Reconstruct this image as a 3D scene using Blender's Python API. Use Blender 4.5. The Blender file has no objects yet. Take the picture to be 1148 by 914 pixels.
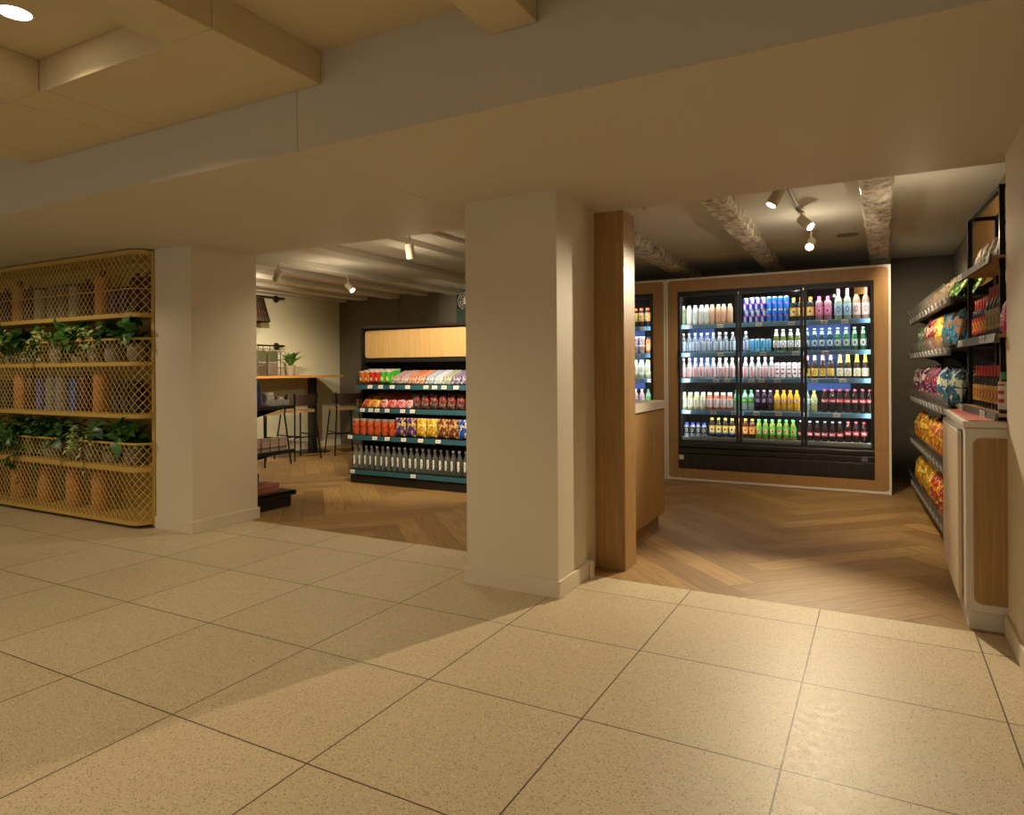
import bpy, bmesh, math, random
from mathutils import Vector, Matrix, noise
R = random.Random(7)
PI = math.pi
scene = bpy.context.scene
C = scene.collection

# ---------------------------------------------------------------- camera
YAW, ROLL = -0.4959, -0.0064
cam_data = bpy.data.cameras.new('camera')
cam = bpy.data.objects.new('camera', cam_data)
C.objects.link(cam)
cam_data.sensor_fit = 'HORIZONTAL'
cam_data.sensor_width = 36.0
cam_data.lens = 762.583 / 1148.0 * 36.0
cam_data.shift_y = -(457.0 - 415.06) / 1148.0
cam_data.clip_start = 0.05
cam_data.clip_end = 60
fwd = Vector((math.sin(YAW), math.cos(YAW), 0))
rgt = Vector((math.cos(YAW), -math.sin(YAW), 0))
up = Vector((0, 0, 1))
cx = rgt * math.cos(ROLL) + up * math.sin(ROLL)
cy = up * math.cos(ROLL) - rgt * math.sin(ROLL)
cz = -fwd
cam.matrix_world = Matrix(((cx.x, cy.x, cz.x, 0.9365), (cx.y, cy.y, cz.y, -3.554),
                           (cx.z, cy.z, cz.z, 1.2367), (0, 0, 0, 1)))
scene.camera = cam

# ---------------------------------------------------------------- colour, world, lights
scene.view_settings.view_transform = 'Standard'
scene.view_settings.look = 'None'
scene.view_settings.gamma = 1.0
scene.view_settings.use_curve_mapping = False
scene.view_settings.exposure = 0.06
scene.cycles.use_denoising = True
scene.cycles.max_bounces = 8
scene.cycles.transparent_max_bounces = 24
scene.cycles.sample_clamp_indirect = 4.0
scene.cycles.caustics_reflective = False
scene.cycles.caustics_refractive = False
world = bpy.data.worlds.new('world')
scene.world = world
world.use_nodes = True
world.node_tree.nodes['Background'].inputs[0].default_value = (1.0, 0.87, 0.67, 1)
world.node_tree.nodes['Background'].inputs[1].default_value = 0.50

WARM = (1.0, 0.80, 0.53)
SPOTW = (1.0, 0.81, 0.54)
COOL = (0.94, 0.97, 1.0)

def look(o, target):
    d = Vector(target) - o.location
    o.rotation_euler = d.to_track_quat('-Z', 'Y').to_euler()

def spot(name, loc, target, power, angle, blend=0.5, color=WARM, radius=0.04):
    l = bpy.data.lights.new(name, 'SPOT')
    l.energy = power; l.color = color; l.spot_size = math.radians(angle)
    l.spot_blend = blend; l.shadow_soft_size = radius
    o = bpy.data.objects.new(name, l); C.objects.link(o); o.location = loc
    look(o, target)
    return o

def area(name, loc, target, power, sx, sy, color=WARM):
    l = bpy.data.lights.new(name, 'AREA')
    l.shape = 'RECTANGLE'; l.size = sx; l.size_y = sy
    l.energy = power; l.color = color
    o = bpy.data.objects.new(name, l); C.objects.link(o); o.location = loc
    look(o, target)
    return o

# foyer downlights (recessed in the coffered ceiling); the one in view has its lamp built below
FOYER = [(-1.98, -2.16, 100), (-4.4, -3.2, 40), (-1.2, -4.2, 60), (-0.2, -5.6, 40), (-7.0, -3.2, 26)]
for (x, y, p) in FOYER:
    spot('downlight_lamp', (x, y, 2.595), (x, y, 0), p, 140, 0.7, WARM, 0.06)
spot('fill_spot_shelving', (-5.3, -1.9, 2.45), (-5.2, 0.0, 0.9), 60, 100, 0.9, WARM, 0.06)  # added wall washer without a fixture, brightens the brass shelving
# right room: the track spot that shines out over the foyer tiles, its neighbours, then added fill spots
spot('track_lamp_key', (0.417, 2.64, 2.235), (0.15, -1.3, 0.0), 400, 60, 0.6, SPOTW, 0.03)
spot('track_lamp_side', (0.50, 2.01, 2.285), (1.5, 3.2, 0.2), 130, 90, 0.9, SPOTW, 0.035)
spot('track_lamp_near', (0.315, 1.083, 2.265), (-0.2, 1.1, 0.0), 26, 84, 0.8, SPOTW, 0.035)
spot('fill_spot_corner', (1.28, 3.5, 2.36), (1.3, 5.2, 0.9), 55, 90, 0.9, SPOTW, 0.05)  # added fill without a fixture, lifts the back wall and corner
spot('fill_spot_fridge', (-0.1, 1.2, 2.38), (-0.08, 4.0, 1.15), 75, 62, 0.9, (1.0, 0.93, 0.82), 0.05)  # added frontal fill for the fridge rails and price tags
spot('fill_spot_rack', (0.75, 1.3, 2.38), (1.6, 1.9, 0.9), 48, 90, 0.9, SPOTW, 0.05)  # added fill that brightens the black rack
spot('fill_spot_floor', (-0.6, 3.2, 2.40), (-0.3, 3.0, 0.0), 40, 150, 0.9, SPOTW, 0.05)  # added fill over the shop floor, no fixture there
# cafe: spots on the gondola, on the cream wall and on the floor
spot('cafe_lamp_wall', (-4.80, 1.695, 2.225), (-7.1, 2.6, 1.25), 300, 80, 0.9, SPOTW, 0.035)
spot('cafe_lamp_back', (-4.60, 2.72, 2.19), (-4.35, 5.2, 1.85), 150, 46, 1.0, SPOTW, 0.035)
spot('cafe_lamp_gondola', (-2.601, 1.185, 2.19), (-3.4, 2.5, 0.85), 210, 84, 0.7, SPOTW, 0.035)
spot('cafe_lamp_table', (-5.6, 3.0, 2.4), (-6.0, 3.6, 0.3), 120, 130, 0.8, SPOTW, 0.05)
spot('cafe_lamp_floor', (-2.6, 0.9, 2.4), (-3.0, 1.1, 0.0), 50, 130, 0.8, SPOTW, 0.05)
for x in (-0.985, -0.39, 0.25, 0.835):
    area('fridge_post_lamp', (x, 4.0, 1.27), (x, 5.0, 1.27), 1.6, 0.02, 1.55, COOL)
for x in (-1.36, -2.1):
    area('fridge_post_lamp', (x, 4.0, 1.27), (x, 5.0, 1.27), 1.6, 0.02, 1.55, COOL)
def fill_point(name, loc, power):
    l = bpy.data.lights.new(name, 'POINT'); l.energy = power; l.color = SPOTW; l.shadow_soft_size = 0.012
    o = bpy.data.objects.new(name, l); C.objects.link(o); o.location = loc
fill_point('fill_point_shop', (0.45, 2.30, 2.12), 4.5)      # added point without a lamp body, imitates scatter from the track heads
fill_point('fill_point_shop', (1.15, 1.5, 2.05), 3)  # added fill point for the shop ceiling
fill_point('fill_point_cafe', (-4.4, 2.2, 2.05), 5.5)  # added fill points that lift the cafe ceiling, no lamps there
fill_point('fill_point_cafe', (-2.9, 1.6, 2.05), 3.5)
# LED strips under the lip of each fridge shelf
for z in (2.05, 1.700, 1.388, 1.103, 0.753):
    area('fridge_strip_lamp', (-0.085, 4.074, z), (-0.085, 4.13, z - 0.14), 8, 1.86, 0.012, COOL)
    area('fridge_strip_lamp', (-1.95, 4.074, z), (-1.95, 4.13, z - 0.14), 5.5, 1.3, 0.012, COOL)

# ---------------------------------------------------------------- materials
def hx(h):
    h = h.lstrip('#')
    v = [int(h[i:i + 2], 16) / 255 for i in (0, 2, 4)]
    return tuple(c / 12.92 if c <= 0.04045 else ((c + 0.055) / 1.055) ** 2.4 for c in v) + (1,)

MC = {}
def newmat(name):
    m = bpy.data.materials.new(name); m.use_nodes = True
    nt = m.node_tree
    return m, nt, nt.nodes['Principled BSDF']

class G:
    """small node helper"""
    def __init__(s, nt): s.nt = nt
    def n(s, t, **kw):
        x = s.nt.nodes.new(t)
        for k, v in kw.items(): setattr(x, k, v)
        return x
    def l(s, a, b): s.nt.links.new(a, b)
    def math(s, op, a, b=None, clamp=False):
        x = s.n('ShaderNodeMath', operation=op); x.use_clamp = clamp
        for i, v in enumerate((a, b)):
            if v is None: continue
            if isinstance(v, (int, float)): x.inputs[i].default_value = v
            else: s.l(v, x.inputs[i])
        return x.outputs[0]
    def mix(s, f, a, b):
        x = s.n('ShaderNodeMix', data_type='RGBA')
        for i, v in ((0, f), (6, a), (7, b)):
            if isinstance(v, (int, float)): x.inputs[i].default_value = v
            elif isinstance(v, tuple): x.inputs[i].default_value = v
            else: s.l(v, x.inputs[i])
        return x.outputs[2]
    def obj(s, scale=(1, 1, 1)):
        t = s.n('ShaderNodeTexCoord'); mp = s.n('ShaderNodeMapping')
        mp.inputs['Scale'].default_value = scale
        s.l(t.outputs['Object'], mp.inputs[0])
        return mp.outputs[0]
    def noise(s, vec, scale, detail=4, rough=0.55):
        x = s.n('ShaderNodeTexNoise'); x.inputs['Scale'].default_value = scale
        x.inputs['Detail'].default_value = detail; x.inputs['Roughness'].default_value = rough
        s.l(vec, x.inputs['Vector']); return x.outputs['Fac']
    def ramp(s, f, a, b, lo=(0, 0, 0, 1), hi=(1, 1, 1, 1)):
        x = s.n('ShaderNodeValToRGB'); x.color_ramp.elements[0].position = a; x.color_ramp.elements[1].position = b
        x.color_ramp.elements[0].color = lo; x.color_ramp.elements[1].color = hi
        s.l(f, x.inputs[0]); return x.outputs[0]
    def bump(s, h, strength, dist, bsdf):
        b = s.n('ShaderNodeBump'); b.inputs['Strength'].default_value = strength; b.inputs['Distance'].default_value = dist
        s.l(h, b.inputs['Height']); s.l(b.outputs[0], bsdf.inputs['Normal'])

def M(col, rough=0.5, metal=0.0, var=0.08, vscale=6.0, name=None, emit=None, bump=0.0):
    key = (col, rough, metal, var, vscale, emit, bump)
    if key in MC: return MC[key]
    m, nt, b = newmat(name or 'paint_' + col.strip('#'))
    g = G(nt)
    c = hx(col)
    f = g.noise(g.obj(), vscale)
    lo = tuple(v * (1 - var) for v in c[:3]) + (1,)
    hi = tuple(min(1, v * (1 + var)) for v in c[:3]) + (1,)
    g.l(g.mix(f, lo, hi), b.inputs['Base Color'])
    b.inputs['Roughness'].default_value = rough
    b.inputs['Metallic'].default_value = metal
    if bump: g.bump(g.noise(g.obj(), vscale * 12), bump, 0.01, b)
    if emit:
        b.inputs['Emission Color'].default_value = hx(emit[0]); b.inputs['Emission Strength'].default_value = emit[1]
    MC[key] = m
    return m

def oak(col, name, axis='Z', rough=0.45, con=0.22):
    key = ('oak', col, axis, rough, con)
    if key in MC: return MC[key]
    m, nt, b = newmat(name); g = G(nt)
    sc = {'Z': (26, 26, 1.1), 'X': (1.1, 26, 26), 'Y': (26, 1.1, 26)}[axis]
    c = hx(col)
    f1 = g.noise(g.obj(sc), 2.2, 6, 0.6)
    f2 = g.noise(g.obj(tuple(v * 5 for v in sc)), 2.0, 3, 0.6)
    f = g.math('ADD', g.math('MULTIPLY', f1, 0.7), g.math('MULTIPLY', f2, 0.3))
    lo = tuple(v * (1 - con * 1.6) for v in c[:3]) + (1,); hi = tuple(min(1, v * (1 + con)) for v in c[:3]) + (1,)
    g.l(g.ramp(f, 0.3, 0.7, lo, hi), b.inputs['Base Color'])
    b.inputs['Roughness'].default_value = rough
    g.bump(f2, 0.15, 0.002, b)
    MC[key] = m
    return m

def clear(col, fac, name, rough=0.08):
    """bottle plastic or glass: partly see-through, glossy"""
    key = ('clear', col, fac, rough)
    if key in MC: return MC[key]
    m, nt, b = newmat(name); g = G(nt)
    c = hx(col)
    f = g.noise(g.obj(), 30)
    g.l(g.mix(f, tuple(v * 0.9 for v in c[:3]) + (1,), c), b.inputs['Base Color'])
    b.inputs['Roughness'].default_value = rough
    tr = g.n('ShaderNodeBsdfTransparent')
    tr.inputs[0].default_value = tuple(0.55 + 0.45 * v for v in c[:3]) + (1,)
    mx = g.n('ShaderNodeMixShader'); mx.inputs[0].default_value = fac
    g.l(tr.outputs[0], mx.inputs[1]); g.l(b.outputs[0], mx.inputs[2])
    g.l(mx.outputs[0], nt.nodes['Material Output'].inputs[0])
    MC[key] = m
    return m

def pane(name='pane_glass'):
    if name in MC: return MC[name]
    m, nt, b = newmat(name); g = G(nt)
    tr = g.n('ShaderNodeBsdfTransparent'); tr.inputs[0].default_value = (0.93, 0.96, 0.95, 1)
    gl = g.n('ShaderNodeBsdfGlossy'); gl.inputs['Roughness'].default_value = 0.03
    fr = g.n('ShaderNodeFresnel'); fr.inputs[0].default_value = 1.3
    mx = g.n('ShaderNodeMixShader')
    g.l(fr.outputs[0], mx.inputs[0]); g.l(tr.outputs[0], mx.inputs[1]); g.l(gl.outputs[0], mx.inputs[2])
    g.l(mx.outputs[0], nt.nodes['Material Output'].inputs[0])
    MC[name] = m
    return m

def printed(base, mark, style='text', zc=0.08, hw=0.02, hh=0.02, third='#ffffff', rough=0.4, var=0.05):
    """a printed wrapper: marks laid out in the object's own x / z"""
    key = ('pr', base, mark, style, zc, hw, hh, third, rough)
    if key in MC: return MC[key]
    m, nt, b = newmat('print_%s_%s' % (style, base.strip('#'))); g = G(nt)
    t = g.n('ShaderNodeTexCoord'); s = g.n('ShaderNodeSeparateXYZ'); g.l(t.outputs['Object'], s.inputs[0])
    X, Z = s.outputs[0], s.outputs[2]
    u = g.math('DIVIDE', X, hw); v = g.math('DIVIDE', g.math('SUBTRACT', Z, zc), hh)
    au, av = g.math('ABSOLUTE', u), g.math('ABSOLUTE', v)
    inside = g.math('MULTIPLY', g.math('LESS_THAN', au, 1.0), g.math('LESS_THAN', av, 1.0))
    bc, mc, tc = hx(base), hx(mark), hx(third)
    vec = t.outputs['Object']
    if style == 'text':            # a line of lettering
        mp = g.n('ShaderNodeMapping'); mp.inputs['Scale'].default_value = (1.6 / hw, 1, 0.7 / hh); g.l(vec, mp.inputs[0])
        nz = g.noise(mp.outputs[0], 2.4, 1)
        f = g.math('MULTIPLY', inside, g.math('GREATER_THAN', nz, 0.5))
        col = g.mix(f, bc, mc)
    elif style == 'vtext':         # upright lettering on a vertical strip
        mp = g.n('ShaderNodeMapping'); mp.inputs['Scale'].default_value = (0.7 / hw, 1, 2.6 / hh); g.l(vec, mp.inputs[0])
        nz = g.noise(mp.outputs[0], 2.4, 1)
        f = g.math('MULTIPLY', inside, g.math('GREATER_THAN', nz, 0.46))
        col = g.mix(f, bc, mc)
    elif style == 'oval':          # round badge with a rim
        r2 = g.math('ADD', g.math('MULTIPLY', u, u), g.math('MULTIPLY', v, v))
        col = g.mix(g.math('LESS_THAN', r2, 1.0), bc, mc)
        col = g.mix(g.math('LESS_THAN', r2, 0.42), col, tc)
    elif style == 'wave':          # a flowing white script band
        w = g.math('MULTIPLY', g.math('SINE', g.math('MULTIPLY', u, 7.0)), 0.35)
        d = g.math('ABSOLUTE', g.math('SUBTRACT', v, w))
        f = g.math('MULTIPLY', g.math('LESS_THAN', d, 0.42), g.math('LESS_THAN', au, 1.0))
        col = g.mix(f, bc, mc)
    elif style == 'quarter':       # slanted two tone quarters with a red middle
        sl = g.math('ADD', u, g.math('MULTIPLY', v, 0.25))
        f = g.math('GREATER_THAN', g.math('MULTIPLY', sl, v), 0.0)
        col = g.mix(f, bc, tc)
        r2 = g.math('ADD', g.math('MULTIPLY', u, u), g.math('MULTIPLY', g.math('MULTIPLY', v, v), 16.0))
        col = g.mix(g.math('LESS_THAN', r2, 0.55), col, mc)
    elif style == 'stack':         # two ruled bands
        f = g.math('GREATER_THAN', g.math('SINE', g.math('MULTIPLY', v, 8.0)), 0.2)
        col = g.mix(g.math('MULTIPLY', f, inside), bc, mc)
    else:                          # 'bag': crowded artwork, blobs and a wordmark
        vo = g.n('ShaderNodeTexVoronoi'); vo.inputs['Scale'].default_value = 1.0
        mp = g.n('ShaderNodeMapping'); mp.inputs['Scale'].default_value = (4.6 / hw, 1, 4.2 / hh); g.l(vec, mp.inputs[0])
        g.l(mp.outputs[0], vo.inputs['Vector'])
        sp = g.n('ShaderNodeSeparateColor'); g.l(vo.outputs['Color'], sp.inputs[0])
        nz = g.noise(mp.outputs[0], 0.9, 5, 0.7)
        col = g.mix(g.math('GREATER_THAN', nz, 0.56), bc, mc)
        col = g.mix(g.math('MULTIPLY', g.math('GREATER_THAN', sp.outputs[1], 0.80), 0.85), col, tc)
        mp3 = g.n('ShaderNodeMapping'); mp3.inputs['Scale'].default_value = (2.2 / hw, 1, 0.5 / hh); g.l(vec, mp3.inputs[0])
        tx = g.math('GREATER_THAN', g.noise(mp3.outputs[0], 2.2, 1), 0.5)
        w = g.math('LESS_THAN', g.math('ABSOLUTE', g.math('SUBTRACT', v, g.math('ADD', g.math('MULTIPLY', u, 0.2), 0.25))), 0.22)
        col = g.mix(g.math('MULTIPLY', g.math('MULTIPLY', w, tx), g.math('LESS_THAN', au, 0.75)), col, tc)
        dk = tuple(c * 0.3 for c in bc[:3]) + (1,)
        col = g.mix(g.math('MULTIPLY', g.math('GREATER_THAN', sp.outputs[2], 0.86), 0.8), col, dk)
    g.l(col, b.inputs['Base Color'])
    b.inputs['Roughness'].default_value = rough
    if style == 'bag': g.bump(g.noise(vec, 55, 3, 0.6), 0.5, 0.012, b)
    MC[key] = m
    return m

def clear_print(mark, zc, hw, hh, tint=(0.9, 0.92, 0.92, 1)):
    """upright lettering on a clear film"""
    key = ('cp', mark, zc, hw, hh)
    if key in MC: return MC[key]
    m, nt, b = newmat('clear_label'); g = G(nt)
    t = g.n('ShaderNodeTexCoord'); s = g.n('ShaderNodeSeparateXYZ'); g.l(t.outputs['Object'], s.inputs[0])
    au = g.math('ABSOLUTE', g.math('DIVIDE', s.outputs[0], hw)); av = g.math('ABSOLUTE', g.math('DIVIDE', g.math('SUBTRACT', s.outputs[2], zc), hh))
    ins = g.math('MULTIPLY', g.math('MULTIPLY', g.math('LESS_THAN', au, 1.0), g.math('LESS_THAN', av, 1.0)), g.math('LESS_THAN', s.outputs[1], 0.0))
    mp = g.n('ShaderNodeMapping'); mp.inputs['Scale'].default_value = (0.7 / hw, 1, 2.6 / hh); g.l(t.outputs['Object'], mp.inputs[0])
    f = g.math('MULTIPLY', ins, g.math('GREATER_THAN', g.noise(mp.outputs[0], 2.4, 1), 0.44))
    b.inputs['Base Color'].default_value = hx(mark); b.inputs['Roughness'].default_value = 0.4
    tr = g.n('ShaderNodeBsdfTransparent'); tr.inputs[0].default_value = tint
    mx = g.n('ShaderNodeMixShader'); g.l(f, mx.inputs[0]); g.l(tr.outputs[0], mx.inputs[1]); g.l(b.outputs[0], mx.inputs[2])
    g.l(mx.outputs[0], nt.nodes['Material Output'].inputs[0])
    MC[key] = m
    return m

# ---------------------------------------------------------------- mesh helpers
class MB:
    def __init__(s): s.bm = bmesh.new(); s.mi = 0
    def _tag(s, faces):
        for f in faces: f.material_index = s.mi
    def box(s, a, b, bev=0.0, seg=2):
        r = bmesh.ops.create_cube(s.bm, size=1.0)
        vs = r['verts']
        for v in vs:
            v.co = Vector([a[i] + (b[i] - a[i]) * (v.co[i] + 0.5) for i in range(3)])
        fs = list({f for v in vs for f in v.link_faces})
        s._tag(fs)
        if bev > 0:
            es = list({e for v in vs for e in v.link_edges})
            r = bmesh.ops.bevel(s.bm, geom=es, offset=bev, segments=seg, affect='EDGES', profile=0.5)
            s._tag(r['faces'])
        return s
    def prism(s, pts, a, b, axis='Z'):
        """closed outline extruded from a to b along axis"""
        def co(p, h):
            return {'Z': (p[0], p[1], h), 'Y': (p[0], h, p[1]), 'X': (h, p[0], p[1])}[axis]
        lo = [s.bm.verts.new(co(p, a)) for p in pts]; hi = [s.bm.verts.new(co(p, b)) for p in pts]
        fs = [s.bm.faces.new(lo[::-1]), s.bm.faces.new(hi)]
        n = len(pts)
        for i in range(n):
            fs.append(s.bm.faces.new((lo[i], lo[(i + 1) % n], hi[(i + 1) % n], hi[i])))
        s._tag(fs)
        return s
    def lathe(s, prof, c=(0, 0, 0), seg=16, caps=True):
        rings = []
        for (r, z) in prof:
            rings.append([s.bm.verts.new((c[0] + r * math.cos(2 * PI * k / seg), c[1] + r * math.sin(2 * PI * k / seg), c[2] + z)) for k in range(seg)])
        fs = []
        for a, b in zip(rings, rings[1:]):
            for k in range(seg):
                fs.append(s.bm.faces.new((a[k], a[(k + 1) % seg], b[(k + 1) % seg], b[k])))
        if caps:
            fs.append(s.bm.faces.new(rings[0][::-1])); fs.append(s.bm.faces.new(rings[-1]))
        s._tag(fs)
        return s
    def tube(s, pts, r, seg=8, closed=False, caps=True):
        pts = [Vector(p) for p in pts]
        rr = r if isinstance(r, (list, tuple)) else [r] * len(pts)
        rings = []
        n = len(pts)
        ref = None
        for i, p in enumerate(pts):
            if closed: d = pts[(i + 1) % n] - pts[i - 1]
            else: d = pts[min(i + 1, n - 1)] - pts[max(i - 1, 0)]
            d.normalize()
            if ref is None: ref = Vector((0, 0, 1)) if abs(d.z) < 0.9 else Vector((1, 0, 0))
            x = d.cross(ref)
            if x.length < 1e-4: x = d.orthogonal()
            x.normalize(); y = d.cross(x).normalized()
            rings.append([s.bm.verts.new(p + (x * math.cos(2 * PI * k / seg) + y * math.sin(2 * PI * k / seg)) * rr[i]) for k in range(seg)])
        fs = []
        pairs = list(zip(rings, rings[1:]))
        if closed: pairs.append((rings[-1], rings[0]))
        for a, b in pairs:
            for k in range(seg):
                fs.append(s.bm.faces.new((a[k], a[(k + 1) % seg], b[(k + 1) % seg], b[k])))
        if caps and not closed:
            fs.append(s.bm.faces.new(rings[0][::-1])); fs.append(s.bm.faces.new(rings[-1]))
        s._tag(fs)
        return s
    def bar(s, a, b, w, h=None):
        """square bar between two points"""
        a, b = Vector(a), Vector(b); h = h or w
        d = (b - a).normalized()
        x = d.cross(Vector((0, 0, 1)))
        if x.length < 1e-3: x = Vector((1, 0, 0))
        x.normalize(); y = x.cross(d)
        q = []
        for p in (a, b):
            q.append([s.bm.verts.new(p + x * sx * w / 2 + y * sy * h / 2) for sx, sy in ((-1, -1), (1, -1), (1, 1), (-1, 1))])
        fs = [s.bm.faces.new(q[0][::-1]), s.bm.faces.new(q[1])]
        for k in range(4): fs.append(s.bm.faces.new((q[0][k], q[0][(k + 1) % 4], q[1][(k + 1) % 4], q[1][k])))
        s._tag(fs)
        return s
    def mesh(s, name, mats, smooth=False):
        bmesh.ops.recalc_face_normals(s.bm, faces=s.bm.faces)
        me = bpy.data.meshes.new(name)
        s.bm.to_mesh(me); s.bm.free()
        for m in (mats if isinstance(mats, (list, tuple)) else [mats]): me.materials.append(m)
        if smooth:
            me.polygons.foreach_set('use_smooth', [True] * len(me.polygons))
            try: me.set_sharp_from_angle(angle=math.radians(40))
            except Exception: pass
        return me
    def obj(s, name, mats, parent=None, smooth=False, loc=None):
        return link(name, s.mesh(name, mats, smooth), parent, loc)

def link(name, me, parent=None, loc=None, rot=None):
    o = bpy.data.objects.new(name, me); C.objects.link(o)
    if parent: o.parent = parent
    if loc: o.location = loc
    if rot: o.rotation_euler = rot
    return o

def tag(o, label, cat, group=None, kind=None):
    o['label'] = label; o['category'] = cat
    if group: o['group'] = group
    if kind: o['kind'] = kind
    return o

def thing(name, label, cat, loc=(0, 0, 0), rz=0.0, group=None):
    o = link(name, None, None, loc, (0, 0, rz))
    return tag(o, label, cat, group)

def struct(name, mb, mats, label=None, smooth=False, parent=None):
    o = mb.obj(name, mats, parent, smooth)
    if parent is None:
        o['kind'] = 'structure'
        if label: o['label'] = label
    return o

def rrect(x0, x1, z0, z1, r, n=5, corners=(1, 1, 1, 1)):
    """rounded rectangle outline, corners in order bl, br, tr, tl"""
    out = []
    for (cxx, czz, a0, on, px, pz) in ((x0 + r, z0 + r, PI, corners[0], x0, z0), (x1 - r, z0 + r, 1.5 * PI, corners[1], x1, z0),
                                       (x1 - r, z1 - r, 0, corners[2], x1, z1), (x0 + r, z1 - r, 0.5 * PI, corners[3], x0, z1)):
        if not on: out.append((px, pz)); continue
        for k in range(n + 1):
            a = a0 + k * PI / 2 / n
            out.append((cxx + r * math.cos(a), czz + r * math.sin(a)))
    return out

ORD = ['first', 'second', 'third', 'fourth', 'fifth', 'sixth', 'seventh', 'eighth', 'ninth', 'tenth', 'eleventh', 'twelfth',
       'thirteenth', 'fourteenth', 'fifteenth', 'sixteenth', 'seventeenth', 'eighteenth', 'nineteenth', 'twentieth',
       'twenty-first', 'twenty-second', 'twenty-third', 'twenty-fourth', 'twenty-fifth']

class Kind:
    """a thing built once: root mesh, parts and sub-parts; every placing is a fresh set of objects sharing the meshes"""
    def __init__(s, name, me, parts=()): s.name, s.me, s.parts = name, me, parts
    def put(s, loc, label, cat, group=None, rot=(0, 0, 0), scale=1.0):
        o = link(s.name, s.me, None, loc, rot); tag(o, label, cat, group)
        if scale != 1.0: o.scale = (scale,) * 3
        for p in s.parts:
            c = link(p[0], p[1], o)
            for q in p[2:]: link(q[0], q[1], c)
        return o

def row(kind, xs, y, z, desc, where, cat, group, jitter=0.003, rot=0.0, start=0, one=False, side='left'):
    n = len(xs)
    for i, x in enumerate(xs):
        lab = '%s %s' % (desc, where) if (n == 1 and start == 0) or one else '%s, %s from %s %s' % (desc, ORD[i + start], side, where)
        kind.put((x, y + R.uniform(-jitter, jitter), z), lab, cat, group, (0, 0, rot + R.uniform(-0.12, 0.12)))

def span(a, b, n):
    return [a + (b - a) * (i + 0.5) / n for i in range(n)]

# ---------------------------------------------------------------- structure
S = 0.66
def tile_mat():
    m, nt, b = newmat('stone_floor_tile'); g = G(nt)
    t = g.n('ShaderNodeTexCoord'); s = g.n('ShaderNodeSeparateXYZ'); g.l(t.outputs['Object'], s.inputs[0])
    ds = []; ids = []
    for k in (0, 1):
        q = g.math('DIVIDE', s.outputs[k], S)
        fr = g.math('FRACT', g.math('ADD', q, 100.0)); ids.append(g.math('FLOOR', g.math('ADD', q, 100.0)))
        ds.append(g.math('MINIMUM', fr, g.math('SUBTRACT', 1.0, fr)))
    d = g.math('MINIMUM', ds[0], ds[1])
    joint = g.math('LESS_THAN', d, 0.0042)
    wn = g.n('ShaderNodeTexWhiteNoise', noise_dimensions='2D')
    cb = g.n('ShaderNodeCombineXYZ'); g.l(ids[0], cb.inputs[0]); g.l(ids[1], cb.inputs[1]); g.l(cb.outputs[0], wn.inputs['Vector'])
    v = t.outputs['Object']
    big = g.noise(v, 2.2, 5)
    fine = g.noise(v, 95, 3, 0.7)
    vo = g.n('ShaderNodeTexVoronoi'); vo.inputs['Scale'].default_value = 150; g.l(v, vo.inputs['Vector'])
    sp = g.n('ShaderNodeSeparateColor'); g.l(vo.outputs['Color'], sp.inputs[0])
    chip = g.math('MULTIPLY', g.math('LESS_THAN', vo.outputs['Distance'], 0.36), g.math('GREATER_THAN', sp.outputs[0], 0.72))
    chipl = g.math('MULTIPLY', g.math('LESS_THAN', vo.outputs['Distance'], 0.40), g.math('LESS_THAN', sp.outputs[0], 0.20))
    base = g.mix(g.math('ADD', g.math('MULTIPLY', big, 0.6), g.math('MULTIPLY', wn.outputs['Value'], 0.4)), hx('#bfaf90'), hx('#d2c4a6'))
    base = g.mix(g.math('MULTIPLY', g.math('SUBTRACT', fine, 0.5), 1.0, True), base, hx('#8f7d5f'))
    base = g.mix(g.math('MULTIPLY', chip, 0.85), base, hx('#6e5c40'))
    base = g.mix(g.math('MULTIPLY', chipl, 0.6), base, hx('#ece0c4'))
    base = g.mix(joint, base, hx('#4a3c2a'))
    g.l(base, b.inputs['Base Color'])
    rough = g.math('ADD', g.math('MULTIPLY', g.noise(v, 30, 8, 0.7), 0.26), 0.33)
    g.l(rough, b.inputs['Roughness'])
    b.inputs['Specular IOR Level'].default_value = 0.4
    g.bump(g.math('SUBTRACT', g.math('MULTIPLY', fine, 0.15), joint), 0.35, 0.003, b)
    return m

def wood_floor_mat():
    m, nt, b = newmat('oak_plank_floor'); g = G(nt)
    uv = g.n('ShaderNodeUVMap', uv_map='grain'); tn = g.n('ShaderNodeUVMap', uv_map='tone')
    s = g.n('ShaderNodeSeparateXYZ'); g.l(tn.outputs[0], s.inputs[0])
    mp = g.n('ShaderNodeMapping'); mp.inputs['Scale'].default_value = (1.6, 22, 1); g.l(uv.outputs[0], mp.inputs[0])
    f = g.noise(mp.outputs[0], 2.0, 6, 0.62)
    mp2 = g.n('ShaderNodeMapping'); mp2.inputs['Scale'].default_value = (5, 130, 1); g.l(uv.outputs[0], mp2.inputs[0])
    f2 = g.noise(mp2.outputs[0], 2.0, 3, 0.6)
    c = g.mix(s.outputs[0], hx('#84663c'), hx('#ad8c5a'))
    c = g.mix(g.math('MULTIPLY', g.ramp(f, 0.42, 0.7), 0.6), c, hx('#6e5028'))
    c = g.mix(g.math('MULTIPLY', g.ramp(f2, 0.5, 0.75), 0.35), c, hx('#694a22'))
    g.l(c, b.inputs['Base Color'])
    g.l(g.math('ADD', g.math('MULTIPLY', f, 0.2), 0.33), b.inputs['Roughness'])
    g.bump(f2, 0.2, 0.002, b)
    return m

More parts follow.
